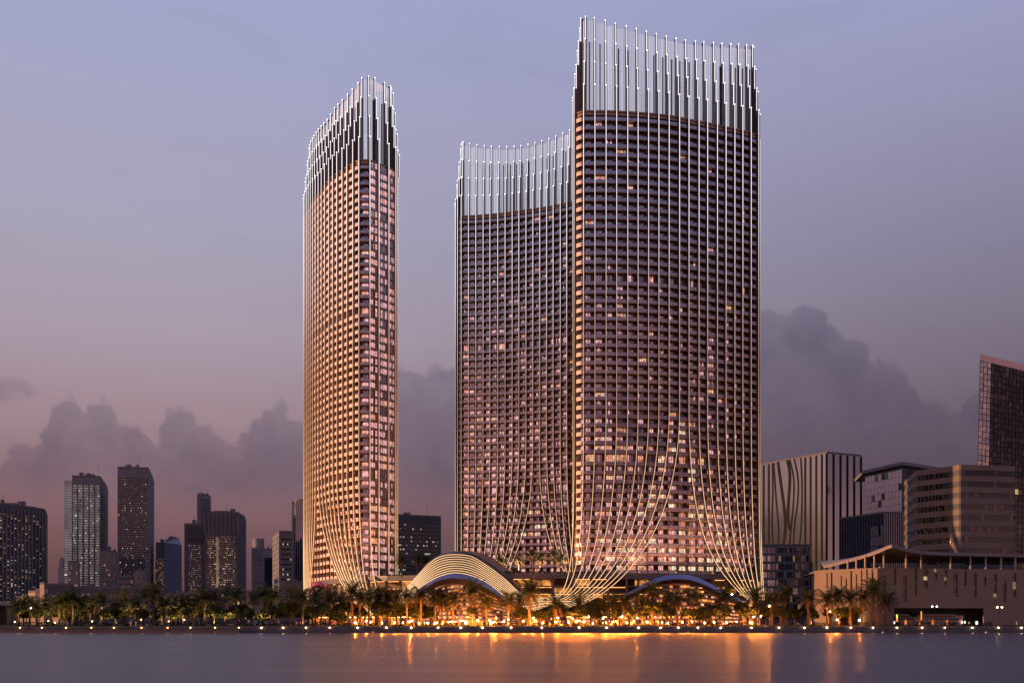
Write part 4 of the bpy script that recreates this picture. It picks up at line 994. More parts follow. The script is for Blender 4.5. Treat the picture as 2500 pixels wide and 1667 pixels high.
# banded office building with rounded corner
mat('band_tan', (0.17, 0.125, 0.10), 0.6, 0, 0.1, 0.15)
ob = thing('office_building', 'banded brown office building with alternating dark window strips and rounded corner', 'building', (PX(2340,400), 400, 1.9))
A_, B1, B2, B3, C_ = pl(2236,411), pl(2325,398.3), pl(2341,394.9), pl(2353,394.6), pl(2478,398.5)
fr_ = [A_]+[tuple(s_) for s_ in catmull([B1, B2, B3], 3)]+[C_]
full = fr_+[(C_[0]+6, C_[1]+35), (A_[0]+8, A_[1]+35)]
zo = PZ(1134, 395)
def shrink(poly_, s_): gx = sum(q[0] for q in poly_)/len(poly_); gy = sum(q[1] for q in poly_)/len(poly_); return [(gx+(q[0]-gx)*s_, gy+(q[1]-gy)*s_) for q in poly_]
m_ = MB(); m_.prism(shrink(full, .985), 1.9, zo-.3); m_.build('core', 'conc_dark', ob)
for k in range(9):
    z1_ = zo-k*4.11; m_ = MB(); m_.prism(full, z1_-2.03, z1_); m_.build('band', 'band_tan', ob)
    m_ = MB(); R4 = random.Random(k); e0 = shrink(full, .9865)
    windows(m_, e0[len(fr_)-2], e0[len(fr_)-1], z1_-4.08, z1_-2.06, 15, 1, .9, .96, {6: 9, 4: .16, 0: 2}, R4, off=.02); windows(m_, e0[0], e0[1], z1_-4.08, z1_-2.06, 11, 1, .9, .96, {6: 7, 0: 2}, R4, off=.02)
    wins(ob, m_, 'window_strip')
# tall dark glass tower
gt = thing('glass_tower', 'dark gridded glass tower with a sloping orange lit parapet at the right edge', 'building', (PX(2450,565), 565, 1.9))
Yg = 560.0
TL, TR, BL, BR = P(2393,880,Yg), P(2620,935,Yg+14), P(2378.5,1512,Yg), P(2620,1512,Yg+14)
def gq(u, v, o=0.0):
    a_ = BL+(BR-BL)*u; b_ = TL+(TR-TL)*u; s_ = a_+(b_-a_)*v; return Vector((s_.x, s_.y-o, s_.z))
m_ = MB(); back_ = Vector((24, 40, 0)); m_.hexa([BL, BR, BR+back_, BL+back_, TL, TR, TR+back_, TL+back_]); m_.build('wall', 'seam_dark', gt)
m_ = MB(); up_ = Vector((0,0,3.4)); f_ = Vector((-.25,-.5,0)); m_.hexa([TL+f_, TR+f_, TR+back_, TL+back_+f_, TL+f_+up_, TR+f_+up_, TR+back_+up_, TL+back_+f_+up_]); m_.build('parapet', 'parapet_sunlit', gt)
R5 = random.Random(8); NCg, NRg = 26, 44; cnt = 0; rest = MB()
for j in range(NRg-1, -1, -1):
    for i in range(NCg):
        u0, u1, v0, v1 = (i+.05)/NCg, (i+.95)/NCg, (j+.05)/NRg, (j+.95)/NRg
        t4 = [R5.uniform(.05, .17) for _ in range(4)]
        mi = 1 if i < 3 else (R5.choices([6, 0, 3, 4], [34, 5, .15, .2])[0])  # left columns take the pane with the painted sky reflection
        m_ = MB(); m_.quad(gq(u0, v0, t4[0]), gq(u1, v0, t4[1]), gq(u1, v1, t4[2]), gq(u0, v1, t4[3]), mi)
        if cnt < 300 and i < 14: m_.build('glass_pane', WS, gt); cnt += 1
        else: rest.add(m_)
rest.build('glass_pane', WS, gt, kind='stuff')
m_ = MB()
for i in range(NCg+1):
    a_, b_ = gq(i/NCg, 0, .2), gq(i/NCg, 1, .2); m_.ribbon([a_, b_], [Vector((0,-1,0))]*2, .16, -.3, .06)
for j in range(NRg+1):
    a_, b_ = gq(0, j/NRg, .2), gq(1, j/NRg, .2); m_.ribbon([a_, b_], [Vector((0,-1,0))]*2, .14, -.3, .04)
m_.build('mullion_grid', 'seam_dark', gt, kind='stuff')

# slit-windowed waterfront building
mat('museum_wall', (0.24, 0.165, 0.118), 0.75, 0, 0.07, 0.12, bump=0.15)
mat('museum_roof', (0.22, 0.18, 0.175), 0.6, 0, 0.08, 0.1)
mu = thing('waterfront_building', 'low tan waterfront building with slit windows and an upswept thin roof', 'building', (PX(2142,345), 345, 1.9))
L0, L1, CN, R1_ = pl(1988,366), pl(2016,358.5), pl(2142,345), pl(2600,360)
zw = PZ(1385.5, 345)
def seg_wall(A, B, z0, z1, th, nm='wall'):
    d, n, L = face_pts(A, B); m = MB()
    m.hexa([(A[0],A[1],z0),(B[0],B[1],z0),(B[0]-n.x*th,B[1]-n.y*th,z0),(A[0]-n.x*th,A[1]-n.y*th,z0),(A[0],A[1],z1),(B[0],B[1],z1),(B[0]-n.x*th,B[1]-n.y*th,z1),(A[0]-n.x*th,A[1]-n.y*th,z1)])
    m.build(nm, 'museum_wall', mu)
def along(A, B, px):
    d, n, L = face_pts(A, B); k = (px-1250)/FPX; s = (k*A[1]-A[0])/(d.x-k*d.y); return s
def ptA(A, B, px): s = along(A, B, px); d, n, L = face_pts(A, B); return (A[0]+d.x*s, A[1]+d.y*s)
def wall_with(A, B, pxA, pxB, slits, opening, th=.5):
    """wall split round its slit windows so that every slit is a real recess"""
    ev = sorted(set([pxA, pxB]+[s_[0] for s_ in slits]+[s_[1] for s_ in slits]+([opening[0], opening[1]] if opening else [])))
    zO = PZ(opening[2], ptA(A, B, opening[0])[1]) if opening else 0
    m = MB(); d, n, L = face_pts(A, B)
    def blk(a, b, z0, z1):
        if z1-z0 < .02: return
        m.hexa([(a[0],a[1],z0),(b[0],b[1],z0),(b[0]-n.x*th,b[1]-n.y*th,z0),(a[0]-n.x*th,a[1]-n.y*th,z0),(a[0],a[1],z1),(b[0],b[1],z1),(b[0]-n.x*th,b[1]-n.y*th,z1),(a[0]-n.x*th,a[1]-n.y*th,z1)])
    for e0, e1 in zip(ev, ev[1:]):
        a, b = ptA(A, B, e0), ptA(A, B, e1); mid = (e0+e1)/2; zb = zO if opening and opening[0] <= mid <= opening[1] else 1.9
        sl = [s_ for s_ in slits if s_[0] <= mid <= s_[1]]
        if sl:
            s_ = sl[0]; za, zc = PZ(s_[3], a[1]), min(PZ(s_[2], a[1]), zw-.05)
            blk(a, b, zb, za); blk(a, b, zc, zw)
            g2 = MB(); o = -.38
            nr = max(2, int((zc-za)/1.2))
            for r_ in range(nr):
                q0, q1 = za+(zc-za)*(r_+.04)/nr, za+(zc-za)*(r_+.96)/nr
                mi = R6.choices([6, 0, 4, 3, 2], [14, 4, 1.4, .12, 0])[0]
                g2.quad((a[0]+n.x*o, a[1]+n.y*o, q0), (b[0]+n.x*o, b[1]+n.y*o, q0), (b[0]+n.x*o, b[1]+n.y*o, q1), (a[0]+n.x*o, a[1]+n.y*o, q1), mi)
            g2.build('slit_window', WS, mu)
        else: blk(a, b, zb, zw)
    m.build('wall', 'museum_wall', mu)
R6 = random.Random(6)
sl_l = [(1875+a_/3.763, 1875+b_/3.763, 1380+c_/3.763, 1380+e_/3.763) for a_, b_, c_, e_ in [(538,548,70,205),(577,592,65,225),(667,679,95,195),(712,724,118,245),(757,773,50,218),(807,818,82,280),(855,866,40,270),(903,917,35,210),(952,970,28,165)]]
sl_r = [(2100+a_/5.88, 2100+b_/5.88, 1340+c_/5.88, 1340+e_/5.88) for a_, b_, c_, e_ in [(325,375,380,620),(478,520,280,510),(610,670,385,750),(775,815,270,680),(910,970,275,555),(1060,1105,275,440),(1205,1250,285,510),(1340,1400,345,680),(1490,1530,285,520),(1630,1675,350,690),(1775,1812,400,520),(1912,1965,350,690),(2050,2100,440,760),(2190,2245,350,690)]]
seg_wall(L0, (L1[0]-.01, L1[1]+.002), 1.9, zw, .5)
wall_with(L1, CN, 2016, 2142, sl_l, (2024, 2118, 1486))
wall_with(CN, R1_, 2142, 2600, sl_r, (2182, 2402, 1483.5))
m_ = MB(); m_.prism([(L0[0]+.6, L0[1]+.6), (L1[0]+.5, L1[1]+.55), (CN[0], CN[1]+.6), (R1_[0], R1_[1]+.6), (R1_[0], 393), (L0[0]+4, 393)], zw-.6, zw-.08); m_.build('deck', 'museum_roof', mu)
m_ = MB(); m_.prism([(L0[0]+3, L0[1]+9), (CN[0]+.5, CN[1]+9), (R1_[0], R1_[1]+9), (R1_[0], 392), (L0[0]+7, 392)], 1.9, zw-.61); m_.build('inner_wall', 'conc_dark', mu)
EDGE = [(2012,1379,372),(2036,1374,366),(2057,1368.5,361),(2090,1360,354),(2120,1351,348),(2150,1340,342),(2177,1329,337),(2210,1337,340),(2250,1344,343.5),(2300,1347.5,347),(2380,1349.5,351),(2480,1352,355.5),(2620,1357,362)]
ed = [P(*q_) for q_ in catmull(EDGE, 3)]; m_ = MB()
for i in range(len(ed)-1):
    a, b = ed[i], ed[i+1]; bk1, bk0 = Vector((b.x*1.02+2, 391, zw+5.0)), Vector((a.x*1.02+2, 391, zw+5.0)); th = Vector((0,0,1.0))
    m_.hexa([a-th, b-th, bk1-th, bk0-th, a, b, bk1, bk0])
m_.build('roof', 'museum_roof', mu)
for px_, side in [(2070,0),(2091,0),(2112.5,0),(2135,0),(2158,1),(2212.6,1),(2249,1),(2321,1),(2369.6,1),(2407,1),(2444,1),(2479,1)]:
    A, B = (L1, CN) if side == 0 else (CN, R1_)
    c_ = ptA(A, B, px_); c_ = (c_[0]*1.002, c_[1]+.8); ex = [q_.x/q_.y*FPX+1250 for q_ in ed]; ztp = interp(ex, [q_.z for q_ in ed], px_)-.6
    m_ = MB(); m_.prism([(c_[0]+.34*math.cos(a_*PI/5), c_[1]+.34*math.sin(a_*PI/5)) for a_ in range(10)], zw-.1, ztp); m_.build('column', 'stone_tan', mu)
# ------------------------------------------------------------------ vegetation
def leafmat(name, col, trans=0.35):
    m, t, o = _mat(name)
    oi = t.node('ShaderNodeObjectInfo'); ge = t.node('ShaderNodeNewGeometry')
    f = t.math('ADD', t.math('MULTIPLY', ge.outputs['Random Per Island'], 0.65), t.math('MULTIPLY', oi.outputs['Random'], 0.35))
    c = t.ramp(f, [(0.0, tuple(v*0.55 for v in col)+(1,)), (0.5, (*col, 1)), (1.0, (min(1, col[0]*1.9), min(1, col[1]*1.6), col[2]*1.3, 1))])
    d = t.node('ShaderNodeBsdfPrincipled'); t.link(c, d.inputs['Base Color']); d.inputs['Roughness'].default_value = 0.5; d.inputs['Specular IOR Level'].default_value = 0.35
    tr_ = t.node('ShaderNodeBsdfTranslucent'); t.link(c, tr_.inputs[0])
    mx = t.node('ShaderNodeMixShader'); mx.inputs[0].default_value = trans; t.link(d.outputs[0], mx.inputs[1]); t.link(tr_.outputs[0], mx.inputs[2]); t.link(mx.outputs[0], o.inputs[0])
leafmat('palm_leaf', (0.055, 0.070, 0.028)); leafmat('palm_dead', (0.11, 0.07, 0.038)); leafmat('leaf', (0.045, 0.066, 0.022)); leafmat('hedge_leaf', (0.03, 0.05, 0.018))
mat('palm_bark', (0.10, 0.075, 0.055), 0.9, 0, 0.4, 3.0); mat('bark', (0.09, 0.07, 0.055), 0.9, 0, 0.3, 3.0)

def frond(mb, R, azi, elv, L, mi):
    """one pinnate frond: arched rib with two rows of narrow leaflets"""
    pts_ = []; p = Vector((0,0,0)); e = elv; n = 9
    hd = Vector((math.cos(azi), math.sin(azi), 0)); sd_ = Vector((-hd.y, hd.x, 0)); curl = R.uniform(.9, 1.5); side = R.uniform(-.15, .15)
    for i in range(n+1):
        pts_.append(p.copy()); d = (hd*math.cos(e)+Vector((0,0,math.sin(e)))+sd_*side*i/n).normalized(); p = p+d*(L/n); e -= curl*(0.4+i/n)/n*1.25
    for i in range(n):
        a, b = pts_[i], pts_[i+1]; w = .045*(1-i/n)+.012; up = Vector((0,0,1))
        mb.quad(a-sd_*w, a+sd_*w, b+sd_*w*.8, b-sd_*w*.8, mi)
    for i in range(1, n*2):
        f = i/(n*2); j = min(n-1, int(f*n)); q = pts_[j].lerp(pts_[j+1], f*n-j); t_ = (pts_[j+1]-pts_[j]).normalized()
        ll = L*0.20*math.sin(PI*min(1, .15+f*.9))**.6+.05; up = sd_.cross(t_)
        for s in (-1, 1):
            d = (sd_*s*.78+t_*.62+up*R.uniform(-.1, .25)-Vector((0,0,.22))).normalized(); e_ = q+d*ll*R.uniform(.85, 1.1); w = t_*.085*L/4
            mb.quad(q-w, q+w, e_+w*.25, e_-w*.25, mi)
def palm_meshes(seed):
    R = random.Random(seed); c = MB()
    for i in range(40):
        el_ = math.radians(78-118*((i+.5)/40)**1.05)+R.uniform(-.12, .12)
        frond(c, R, i*2.39996+R.uniform(-.2, .2), el_, R.uniform(3.6, 4.6)*(0.86 if el_ < -.2 else 1), 1 if el_ < -.42 else 0)
    me = c.mesh('crown', ['palm_leaf', 'palm_dead'])
    t_ = MB(); path, rad = [], []
    for i in range(13):
        f = i/12; path.append((0.12*math.sin(f*2+seed), 0.1*math.sin(f*3), f)); rad.append((.30-.07*f)*(1.06 if i % 2 else .96)+(.12 if i == 0 else 0)+(.10 if i >= 11 else 0))
    # trunk is unit tall in z, metres across
    t_.tube(path, rad, 8); mt = t_.mesh('trunk', ['palm_bark'], True)
    return me, mt
PALM = [palm_meshes(s_) for s_ in (1, 2, 3, 4)]
ZONES = [(0,125,'the ribbed dark tower'), (125,275,'the white banded tower'), (275,440,'the tall yellow-windowed tower'), (440,608,'the twin office blocks'), (608,735,'the slant-sided grey block'),
         (735,925,'the foot of the narrow left skyscraper'), (925,1262,'the wave canopy'), (1262,1420,'the dip of the light ribs'), (1420,1530,'the orange parking levels'), (1530,1812,'the blue arched entrance'),
         (1812,1992,'the striped pinkish block'), (1992,2150,'the sunlit slit-windowed wall'), (2150,2600,'the dark slit-windowed wall')]
def zone(px):
    for a, b, n in ZONES:
        if px < b: return n
    return ZONES[-1][2]
def numbered(items, fmt):
    """labels that count along each landmark from the left; items = [(px, extra)]"""
    items = sorted(items, key=lambda q: q[0]); tot = {}; cnt = {}
    for it in items: tot[zone(it[0])] = tot.get(zone(it[0]), 0)+1
    out = []
    for it in items:
        z_ = zone(it[0]); cnt[z_] = cnt.get(z_, 0)+1; n = cnt[z_]
        o_ = 'only' if tot[z_] == 1 else ORD[n-1] if n <= 30 else 'last'
        out.append((it, fmt(o_, z_, it)))
    return out
palms = [(41,1480),(56,1477),(73,1475),(88,1484),(112,1478),(125,1477),(143.5,1474),(157,1470),(177,1463),(197,1474),(222,1477),(244.5,1470),(300,1469),(332,1477),(352,1454),(376,1447),(399,1478),(422.5,1473),(449,1479),(474,1478),(501,1461),(521,1462),(557,1456),(577,1454),(616.5,1463),
 (641,1454),(669,1458),(716.7,1458),(739,1461),(770,1458),(804,1462),(833.6,1468),(860,1448),(880,1463),(900,1464),(925,1457),(948,1461),(968,1461),(994,1458),(1026,1455),(1061,1463),(1079,1462),(1093,1463),(1107,1466),(1151,1447),(1187,1472),(1243,1468),
 (1294,1446),(1270,1471),(1357.6,1477),(1412,1471),(1496,1471),(1524,1471),(1567.6,1474),(1593,1446),(1630,1458),(1654,1463),(1694,1455),(1769.5,1455),(1842.6,1458),(1885.6,1466),(1916,1450),(1974.7,1461),(2021,1466),(2046,1454),(2075.7,1461),(2107.6,1463),(2133,1440),(2163,1469)]
RT = random.Random(77)
for (px, py), lab in numbered(palms, lambda o_, z_, it: f"{o_} date palm from the left before {z_}"):
    big = py < 1450
    Y = RT.uniform(331, 336) if big or px > 1960 else RT.uniform(333, 347)
    loc = Vector((PX(px, Y), Y, 1.95)); zc = PZ(py, Y); s_ = RT.uniform(.92, 1.12)*(1.5 if big else 1.28)*(0.86 if px < 130 else 1)
    t_ = thing('date_palm', lab, 'palm tree', loc, 'date palms along the quay'); cm, tm = PALM[RT.randrange(4)]
    a = bpy.data.objects.new('trunk', tm); C.objects.link(a); a.parent = t_; a.scale = (s_, s_, zc-loc.z)
    a = bpy.data.objects.new('crown', cm); C.objects.link(a); a.parent = t_; a.location = (0.12*math.sin(2), 0, zc-loc.z); a.scale = (s_, s_, s_*RT.uniform(.9, 1.08)); a.rotation_euler = (RT.uniform(-.08, .08), RT.uniform(-.08, .08), RT.uniform(0, 6.28))
roofp = [(980,1367,398),(1018.5,1365,410),(1041,1368,410),(1222,1370,401),(1267,1367,400),(1298,1354,397),(1319,1366,399),(1352,1356,393),(1369,1367,394)]
RW = ['palm on the podium roof right beside the narrow left skyscraper', 'palm on the podium roof glowing orange before the dark slab block', 'greenish palm on the podium roof just left of the canopy', 'low palm on the podium roof behind the right slope of the canopy',
      'dark palm on the podium roof under a lit window of the middle skyscraper', 'tallest tan palm on the podium roof before the middle skyscraper', 'dark squat palm on the podium roof beside the tallest tan one', 'bushy palm on the podium roof near the sweeping corner fins', 'last palm on the podium roof against the sweeping corner fins']
for (px, py, Y), lab in zip(roofp, RW):
    loc = Vector((PX(px, Y), Y, 20.353)); zc = PZ(py, Y); s_ = .95
    t_ = thing('roof_palm', lab, 'palm tree', loc, 'palms on the podium roof'); cm, tm = PALM[RT.randrange(4)]
    a = bpy.data.objects.new('trunk', tm); C.objects.link(a); a.parent = t_; a.scale = (.7, .7, zc-loc.z)
    a = bpy.data.objects.new('crown', cm); C.objects.link(a); a.parent = t_; a.location = (0.08, 0, zc-loc.z); a.scale = (s_, s_, s_); a.rotation_euler = (0, 0, RT.uniform(0, 6.28))

def leaves(mb, R, n, clumps, size):
    for _ in range(n):
        c, r = R.choice(clumps); d = Vector((R.gauss(0,1), R.gauss(0,1), R.gauss(0,1))).normalized()*r*R.uniform(.62, 1.05)
        p = Vector(c)+Vector((d.x, d.y, d.z*.82)); u = Vector((R.gauss(0,1), R.gauss(0,1), R.gauss(0,1))).normalized(); v = u.orthogonal().normalized(); s = size*R.uniform(.6, 1.3)
        mb.quad(p-u*s, p+v*s*.55, p+u*s, p-v*s*.55, 0)
def tree_meshes(seed, clipped=False):
    """round-headed tree of unit crown radius, trunk foot at z=-1.9"""
    R = random.Random(seed); clumps = []
    if clipped: clumps = [((0,0,0), .92)]*2
    else:
        for i in range(15):
            a_, e_ = i*2.4, R.uniform(-.7, 1.2); rr = R.uniform(.42, .72); clumps.append(((math.cos(a_)*math.cos(e_)*rr, math.sin(a_)*math.cos(e_)*rr, math.sin(e_)*rr*.8), R.uniform(.26, .46)))
    c = MB(); leaves(c, R, 2300, clumps, .105); me = c.mesh('crown', ['leaf'])
    t_ = MB(); t_.tube([(0,0,-1.9), (.03,.02,-1.2), (0,0,-.5), (.02,0,.1)], [.11,.08,.07,.04], 7)
    for i in range(5):
        a_ = i*1.26+seed; t_.tube([(0,0,-.75+.06*i), (.3*math.cos(a_), .3*math.sin(a_), -.25), (.6*math.cos(a_), .6*math.sin(a_), .15+.1*(i % 3))], [.05,.035,.015], 5)
    return me, t_.mesh('trunk', ['bark'], True)
TREE = [tree_meshes(s_) for s_ in (1, 2, 3, 4, 5)]; CLIP = tree_meshes(9, True)
z5 = [(240,450,45),(330,460,35),(590,440,40),(740,460,45),(830,440,55),(900,430,45),(960,450,40),(1060,400,60),(1160,440,50),(1240,430,30),(1310,440,55),(1430,470,40),(1490,450,50),(1600,440,65),(1720,430,45),(1850,450,40),(1970,420,75),(2200,410,75),(2300,430,40)]
z6 = [(130,430,70),(300,400,80),(480,430,50),(595,420,75),(760,420,60),(850,390,60),(930,420,60),(1130,400,70),(1230,400,80),(1290,430,50),(1400,420,60),(1500,420,75),(1600,440,60),(1980,425,40)]
z7 = [(335,430,60),(620,440,60),(740,420,50),(790,380,75),(985,430,40),(1205,435,38),(1290,390,75),(1380,400,70),(1460,440,50),(1620,440,60),(1750,440,60),(1830,420,60),(2090,390,50),(2180,430,60),(2280,430,60)]
z8 = [(20,440,50),(130,450,40),(240,440,50),(350,410,65),(555,440,40),(660,440,50),(760,430,70)]
trees = [(o_+a_/3.763, 1380+b_/3.763, c_/3.763) for o_, zl_ in ((0, z5), (625, z6), (1250, z7), (1875, z8)) for a_, b_, c_ in zl_]
R9 = random.Random(31); px9 = 44
while px9 < 1985:
    if not (1040 < px9 < 1250 or 1560 < px9 < 1680): trees.append((px9, R9.uniform(1490, 1502), R9.uniform(12, 19)))
    px9 += R9.uniform(34, 62)
for (px, py, pr), lab in numbered(trees, lambda o_, z_, it: f"{o_} round bushy tree from the left before {z_}"):
    clip_ = 1505 < px < 1575 and pr < 11
    Y = RT.uniform(331, 346); r_ = pr/FPX*Y*1.42; zc = PZ(py, Y); loc = Vector((PX(px, Y), Y, 1.95))
    t_ = thing('round_tree', lab, 'tree', loc, 'round trees along the quay'); cm, tm = CLIP if clip_ else TREE[RT.randrange(5)]
    a = bpy.data.objects.new('trunk', tm); C.objects.link(a); a.parent = t_; a.location = (0, 0, zc-loc.z); a.scale = (r_, r_, (zc-loc.z)/1.9)
    a = bpy.data.objects.new('crown', cm); C.objects.link(a); a.parent = t_; a.location = (0, 0, zc-loc.z); a.scale = (r_*RT.uniform(1, 1.2), r_, r_*RT.uniform(.85, 1)); a.rotation_euler = (0, 0, RT.uniform(0, 6.28))
t_ = thing('round_tree', 'ball-shaped clipped tree inside the dark opening of the waterfront building', 'tree', (PX(2231,341), 341, 1.95), 'round trees along the quay')
for nm_, me_ in zip(('crown', 'trunk'), CLIP):
    a = bpy.data.objects.new(nm_, me_); C.objects.link(a); a.parent = t_; a.location = (0, 0, PZ(1494,341)-1.95); a.scale = (1.9, 1.9, 1.5 if nm_ == 'crown' else (PZ(1494,341)-1.95)/1.9)
# hedges: uncountable greenery
def hedge(name, segs, n, h, w, size):
    R = random.Random(3); mb = MB()
    for _ in range(n):
        (x0, y0, z0), (x1, y1, z1) = R.choice(segs); f = R.random(); p = Vector((x0+(x1-x0)*f, y0+(y1-y0)*f+R.uniform(-w, w), z0+(z1-z0)*f+R.uniform(0, 1)**.7*h*(.7+.5*mnoise.noise(Vector((x0+(x1-x0)*f, y0, 0))*.25))))
        u = Vector((R.gauss(0,1), R.gauss(0,1), R.gauss(0,1))).normalized(); v = u.orthogonal().normalized(); s = size*R.uniform(.6, 1.3); mb.quad(p-u*s, p+v*s*.6, p+u*s, p-v*s*.6, 0)
    mb.build(name, 'hedge_leaf', None, kind='stuff')
hedge('quay_hedge', [((i*8-160, 327.6, 1.98), (i*8-151, 327.6, 1.98)) for i in range(42) if i % 7 != 5], 17000, .55, .6, .15)
hedge('back_shrubs', [((i*9-165, 348, 1.95), (i*9-157, 350, 1.95)) for i in range(36) if i not in (18, 22, 23, 27, 28)], 9000, 1.8, 1.0, .24)
IR = inset(1.0)
hedge('roof_planting', [((a[0], a[1], 20.6), (b_[0], b_[1], 20.6)) for a, b_ in zip(IR, IR[1:]) if -52 < a[0] < 30], 5000, 1.3, .5, .2)

# ------------------------------------------------------------------ lamps
emit('globe_warm', (1.0, 0.50, 0.18), 8.0); emit('globe_pink', (1.0, 0.40, 0.22), 26.0); emit('globe_white', (1.0, 0.58, 0.28), 26.0); emit('globe_orange', (1.0, 0.25, 0.02), 4200.0); emit('globe_amber', (1.0, 0.40, 0.10), 40.0); emit('globe_cool', (.95, .96, 1.0), 9.0)
mat('lamp_metal', (0.06, 0.06, 0.06), 0.4, 0.7, 0.1)
def lamp_parts(globe, r):
    b_ = MB(); b_.box(-.16, .16, -.12, .16, -.30, -.16); b_.box(-.05, .05, -.05, .05, -.17, -.06); b_.box(-.3, .3, -.03, .02, .28, .34)
    g_ = MB(); g_.ball((0, 0, 0.05), r*.66, 10, 7); return b_.mesh('bracket', ['lamp_metal']), g_.mesh('globe', [globe], True)
LP = {k: lamp_parts(k, .30) for k in ('globe_warm', 'globe_pink', 'globe_white')}
lampx = [48.6,102,161,222.7,278,345.5,409,465,525,583,638,691,747,805,873,943,1004,1069.6,1125,1178,1248,1323,1414,1481,1559,1613,1656,1704,1760,1834.6,1902,1964,2019,2077.5,2131.5,2190,2251.5,2307,2374,2438,2494]
hue = {'globe_warm': 'amber', 'globe_pink': 'pinkish', 'globe_white': 'pale'}
for (px, kk), lab in numbered([(p_, 'globe_warm' if p_ < 600 else ('globe_pink' if i % 4 == 1 else 'globe_white')) for i, p_ in enumerate(lampx)], lambda o_, z_, it: f"{o_} quay wall lamp from the left before {z_}, {hue[it[1]]}"):
    t_ = thing('quay_lamp', lab, 'lamp', (PX(px, QY-.45), QY-.45, 1.52), 'round lamps on the quay wall')
    for nm_, me_ in zip(('bracket', 'globe'), LP[kk]):
        a = bpy.data.objects.new(nm_, me_); C.objects.link(a); a.parent = t_
# tall lamp posts
def post(px, py, Y, heads, globe, label, grp, r=.24):
    z_ = PZ(py, Y); t_ = thing('lamp_post', label, 'lamp post', (PX(px, Y), Y, 1.95), grp); h_ = z_-1.95
    m_ = MB(); m_.tube([(0,0,0),(0,0,.4),(0,0,h_-.1)], [.12,.08,.05], 7); m_.box(-.2,.2,-.2,.2,0,.12)
    if heads == 2: m_.box(-.8,.8,-.03,.03,h_-.2,h_-.12)
    o = place(m_.mesh('pole', ['lamp_metal']), 'pole', t_, t_.location)
    for dx in ((0,) if heads == 1 else (-.72, .72)):
        g_ = MB(); g_.ball((dx, 0, h_), r, 9, 6); place(g_.mesh('globe', [globe], True), 'globe', t_, t_.location)
    return t_
WP = [(75.2,1483.6),(121.7,1486.3),(127,1486.4),(151,1493),(211.8,1484.4),(249.3,1483.6),(332.2,1482.8),(319.4,1499.6)]
for (px, py), lab in numbered(WP, lambda o_, z_, it: f"{o_} white globe lamp post from the left before {z_}"): post(px, py, 340+RT.uniform(-3, 3), 1, 'globe_cool', lab, 'white globe lamp posts in the trees', .2)
post(2281.6, 1479.7, 336, 2, 'globe_cool', 'twin-headed lamp post before the dark opening of the waterfront building', 'twin-headed lamp posts'); post(2440.6, 1481.5, 332, 2, 'globe_white', 'twin-headed lamp post near the right edge by the dark slit-windowed wall', 'twin-headed lamp posts')
OP = [(36,1517),(118,1515),(134,1519),(225,1516),(345,1512),(412,1516),(450,1512),(1004.6,1514),(1061.6,1520),(1103,1517),(1138.6,1518),(1166,1513),(1195,1513),(1201.6,1518),(1211,1508),(1241,1511),(1302,1507),(1361.6,1507),(1397.5,1509),(1406.8,1516),(1425,1516.5),(1437.3,1505),(1473,1508),(1518.4,1504),(1556,1507),(1787,1450),(1840,1505),(1858,1503),(1878,1478),(2026,1492),(2044,1512),(2098,1513)]
R10 = random.Random(12)
OP += [(x_+R10.uniform(-9, 9), R10.uniform(1514.5, 1521.5)) for x_ in list(range(868, 1250, 23))+list(range(1275, 1850, 28))]  # extra lamps added to broaden the orange glow on the water
for (px, py), lab in numbered(OP, lambda o_, z_, it: f"{o_} orange garden lamp from the left before {z_}"):
    Y = 329.6+RT.uniform(-.4, .6); t_ = post(px, py, Y, 1, 'globe_orange' if px > 800 else 'globe_amber', lab, 'orange garden lamps', .13)
# uplights added to gild the trees, standing in for low sunlight
up_x = [60,110,160,205,262,310,350,395,430,480,515,560,600,640,690,745,800,850,905,960,1010,1060,1110,1160,1210,1262,1300,1350,1405,1460,1515,1570,1615,1660,1705,1765,1830,1890,1935,1985,2040,2090,2130]
UM = MB(); UM.tube([(0,0,0),(0,0,.22)], [.16,.20], 9); UM.ball((0,0,.24), .13, 8, 5); UMe = UM.mesh('fixture', ['lamp_metal'])
for (px,), lab in numbered([(p_,) for p_ in up_x], lambda o_, z_, it: f"{o_} added uplight from the left before {z_}"):
    Y = RT.uniform(329.4, 337); t_ = thing('added_uplight', lab, 'uplight', (PX(px, Y), Y, 1.95), 'added uplights in the planting')
    a = bpy.data.objects.new('fixture', UMe); C.objects.link(a); a.parent = t_
    l_ = bpy.data.lights.new('uplight', 'SPOT'); l_.energy = 4200 if px < 720 else 1100 if px < 1950 else 1400; l_.spot_size = math.radians(125); l_.spot_blend = .6; l_.color = (1.0, .54, .17) if px < 720 else (1.0, .48, .18); l_.shadow_soft_size = .15
    a = bpy.data.objects.new('uplight', l_); C.objects.link(a); a.parent = t_; a.location = (0, 0, .45); a.rotation_euler = (math.radians(180-22), 0, 0)

